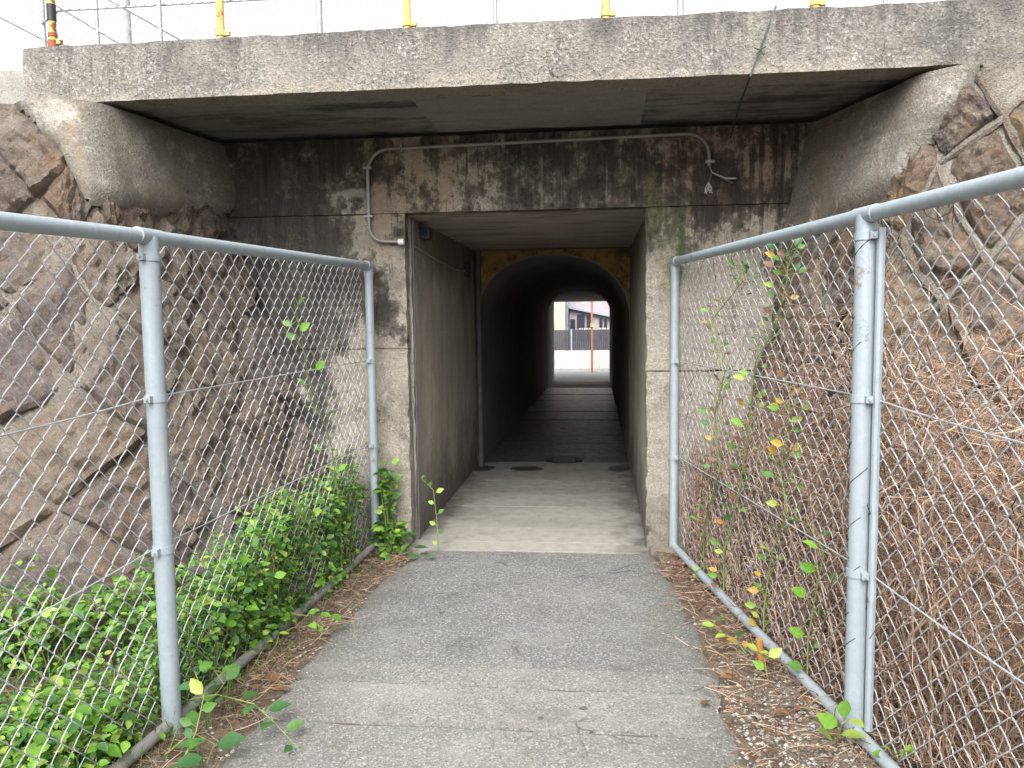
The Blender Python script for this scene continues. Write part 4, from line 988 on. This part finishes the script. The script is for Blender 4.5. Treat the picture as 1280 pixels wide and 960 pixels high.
def reg_straw(r):
    y = r.uniform(1.5, 5.2); x = fxr(y) + .05 + abs(r.gauss(0, .35)) * .6; return Vector((x, y, verge_h(x, y))), Vector((r.gauss(0, .2), r.gauss(0, .25), 1)).normalized()
mb = MB(); twigs(mb, 520, reg_straw, (.4, 1.2), .0019, .32, rr)
twigs(mb, 170, reg_straw, (.3, 1.2), .0046, .22, rr)
tag(mb.build('dry_stalks', 'twig_straw'), 'pale dry upright stalks standing among the brown twigs', 'dry brush', None, 'stuff')
cl = []
for _ in range(1500):
    P, d = reg_brush(rr); cl.append((P, (rr.gauss(0, 1), rr.gauss(0, 1), rr.gauss(-.4, .6)), (rr.gauss(0, 1), rr.gauss(0, 1), 1)))
LB = Leaves()
for P, d, n_ in cl: LB.add(P, d, n_, rr.uniform(.014, .034))
hb = bpy.data.objects['dry_brush']; LB.build('crushed_leaves', 'leaf_dead', hb)
# tendrils on the right fence
mb = MB()
for _ in range(95):
    y = rr.uniform(1.8, 5.2); z = rr.choice([rr.uniform(.1, 1.9), rr.uniform(.8, 1.95), 1.95]); x = fxr(y) + rr.uniform(.02, .05); P = Vector((x, y, z)); pts = [P]
    d = Vector((rr.gauss(0, .3), rr.gauss(0, 1), rr.gauss(0, 1))).normalized()
    for i in range(5): d = (d + Vector((rr.gauss(0, .25), rr.gauss(0, .7), rr.gauss(0, .7)))).normalized(); pts.append(pts[-1] + d * .03)
    mb.tube(pts, .002, 3, cap=False)
for z in np.arange(.25, 1.85, .09):
    a0 = rr.uniform(0, 6); mb.tube([(.943 + .038 * math.cos(a0 + t), 2.995 + .038 * math.sin(a0 + t), z + .035 * t) for t in (0, .7, 1.4, 2.1)], .0022, 3, cap=False)
tag(mb.build('dead_tendrils', 'dark_tendril'), 'dead curly tendrils clinging to the right fence post and mesh', 'tendrils', None, 'stuff')

# litter: straw on both verges, gravel, dead leaves
def reg_litL(r):
    y = r.uniform(2.0, 5.2); x = r.uniform(edge_l(y) - .03, fence_x_left(y) - .12) if r.random() < .75 else r.uniform(-2.9, -1.8)
    if x < -1.8: y = r.uniform(1.9, 2.95)
    return Vector((x, y, max(verge_h(x, y), .0) + .004 + r.random() * .02)), Vector((r.gauss(0, 1), r.gauss(0, 1), r.gauss(0, .12))).normalized()
mb = MB(); twigs(mb, 1500, reg_litL, (.06, .28), .0016, .25, rr)
tag(mb.build('straw_litter', 'twig_litter'), 'dry straw and stems littering the earth below the left fence', 'litter', None, 'stuff')
def reg_litR(r):
    y = r.uniform(2.0, 5.3); x = edge_r(y) - .04 + r.random() ** .7 * (fxr(y) + .14 - edge_r(y))
    return Vector((x, y, max(0, verge_h(x, y)) + .004 + r.random() * .03)), Vector((r.gauss(0, 1), r.gauss(0, 1), r.gauss(0, .15))).normalized()
mb = MB()
for _ in range(1500):
    P, d = reg_litR(rr); L = rr.uniform(.03, .15); q = P + d * L * .5 + Vector((0, 0, rr.random() * .02)); e = q + (d + Vector((rr.gauss(0, .4), rr.gauss(0, .4), 0))).normalized() * L * .5
    for w in (q, e): w.z = max(w.z, .012 if w.x < edge_r(w.y) else verge_h(w.x, w.y) + .003)
    mb.tube([P, q, e], .0017, 3, cap=False)
tag(mb.build('straw_litter', 'twig_litter'), 'dry straw and stems littering the earth below the right fence', 'litter', None, 'stuff')
mb = MB()
def pebble(P, s, r):
    k = len(mb.v)
    for v in ((1, 0, 0), (-1, 0, 0), (0, 1, 0), (0, -1, 0), (0, 0, .7), (0, 0, -.5)): mb.v.append(tuple(P + Vector([c * s * r.uniform(.6, 1.3) for c in v])))
    for f in ((0, 2, 4), (2, 1, 4), (1, 3, 4), (3, 0, 4), (2, 0, 5), (1, 2, 5), (3, 1, 5), (0, 3, 5)): mb.f.append(tuple(k + i for i in f))
for _ in range(2600):
    y = rr.gauss(2.75, .42) if rr.random() < .8 else rr.uniform(1.6, 5.2); x = edge_r(min(max(y, .5), 5.2)) + rr.random() ** .8 * (fxr(y) - edge_r(y) + .06)
    pebble(Vector((x, y, max(0, verge_h(x, y)) + .003)), rr.choice([.004, .005, .006, .008, .011]), rr)
tag(mb.build('gravel', 'pebble_grey'), 'loose pale gravel along the right edge of the path', 'gravel', None, 'stuff')
mb = MB()
for _ in range(700):
    if rr.random() < .6: y = rr.uniform(2.0, 5.2); x = edge_l(y) - rr.random() ** 1.3 * .22; z = max(0, verge_h(x, y))
    else: y = rr.uniform(2.2, 5.2); x = rr.uniform(edge_l(y), edge_r(y)); z = .012
    pebble(Vector((x, y, z + .001)), rr.choice([.003, .004, .006]) if z == .012 else rr.choice([.004, .006, .009]), rr)
tag(mb.build('grit', 'pebble_grey'), 'fine grit scattered over the path and along its left edge', 'gravel', None, 'stuff')
def dead_leaf(px, py, s, z=.03):
    P = G(px, py, z); o = bpy.data.objects.new('dead_leaf', LM['leaf_dead']); col.objects.link(o)
    side = 'beside the green undergrowth' if px < 640 else 'under the dry brush fence'
    a = rr.uniform(0, 6.28); o.matrix_world = Matrix.Translation(P) @ leaf_frame((math.cos(a), math.sin(a), rr.uniform(-.1, .2)), (rr.uniform(-.4, .4), rr.uniform(-.5, .2), 1)).to_4x4() @ Matrix.Scale(s, 4)
    tag(o, 'curled orange brown dead leaf on the litter ' + side, 'leaf', 'dead leaves on the ground ' + side)
for q in ((348, 852, .10), (340, 862, .08), (328, 855, .06), (283, 918, .06), (372, 800, .05), (258, 775, .07), (300, 905, .05), (360, 846, .06)): dead_leaf(*q)
for _ in range(34):
    y = rr.uniform(2.7, 5.2); x = rr.uniform(edge_r(y) - .05, fxr(y) + .02); r_ = Vector((x, y, .03)) - CAMLOC; f = r_.dot(cD); dead_leaf(640 + F * r_.dot(cA) / f, 480 - F * r_.dot(cB) / f, rr.uniform(.04, .08))

mb = MB()
for _ in range(420):
    y = rr.uniform(2.1, 5.2); x = fence_x_left(y) + rr.gauss(.02, .09) if rr.random() < .7 else rr.uniform(-2.9, -1.7)
    if x < -1.75: y = min(y, 3.0)
    if x > edge_l(y) - .01: continue
    h = rr.uniform(.05, .2); d = Vector((rr.gauss(0, .5), rr.gauss(0, .5), 0)); b = Vector((x, y, verge_h(x, y) - .005)); w = Vector((rr.uniform(-1, 1), rr.uniform(-1, 1), 0)).normalized() * .0022
    m_ = b + d * h * .3 + Vector((0, 0, h * .7)); e = b + d * h + Vector((0, 0, h * .85))
    mb.quad(b - w, b + w, m_ + w * .8, m_ - w * .8); mb.quad(m_ - w * .8, m_ + w * .8, e)
tag(mb.build('grass', 'leaf_mid'), 'thin grass blades sprouting along the foot of the green fence', 'grass', None, 'stuff')
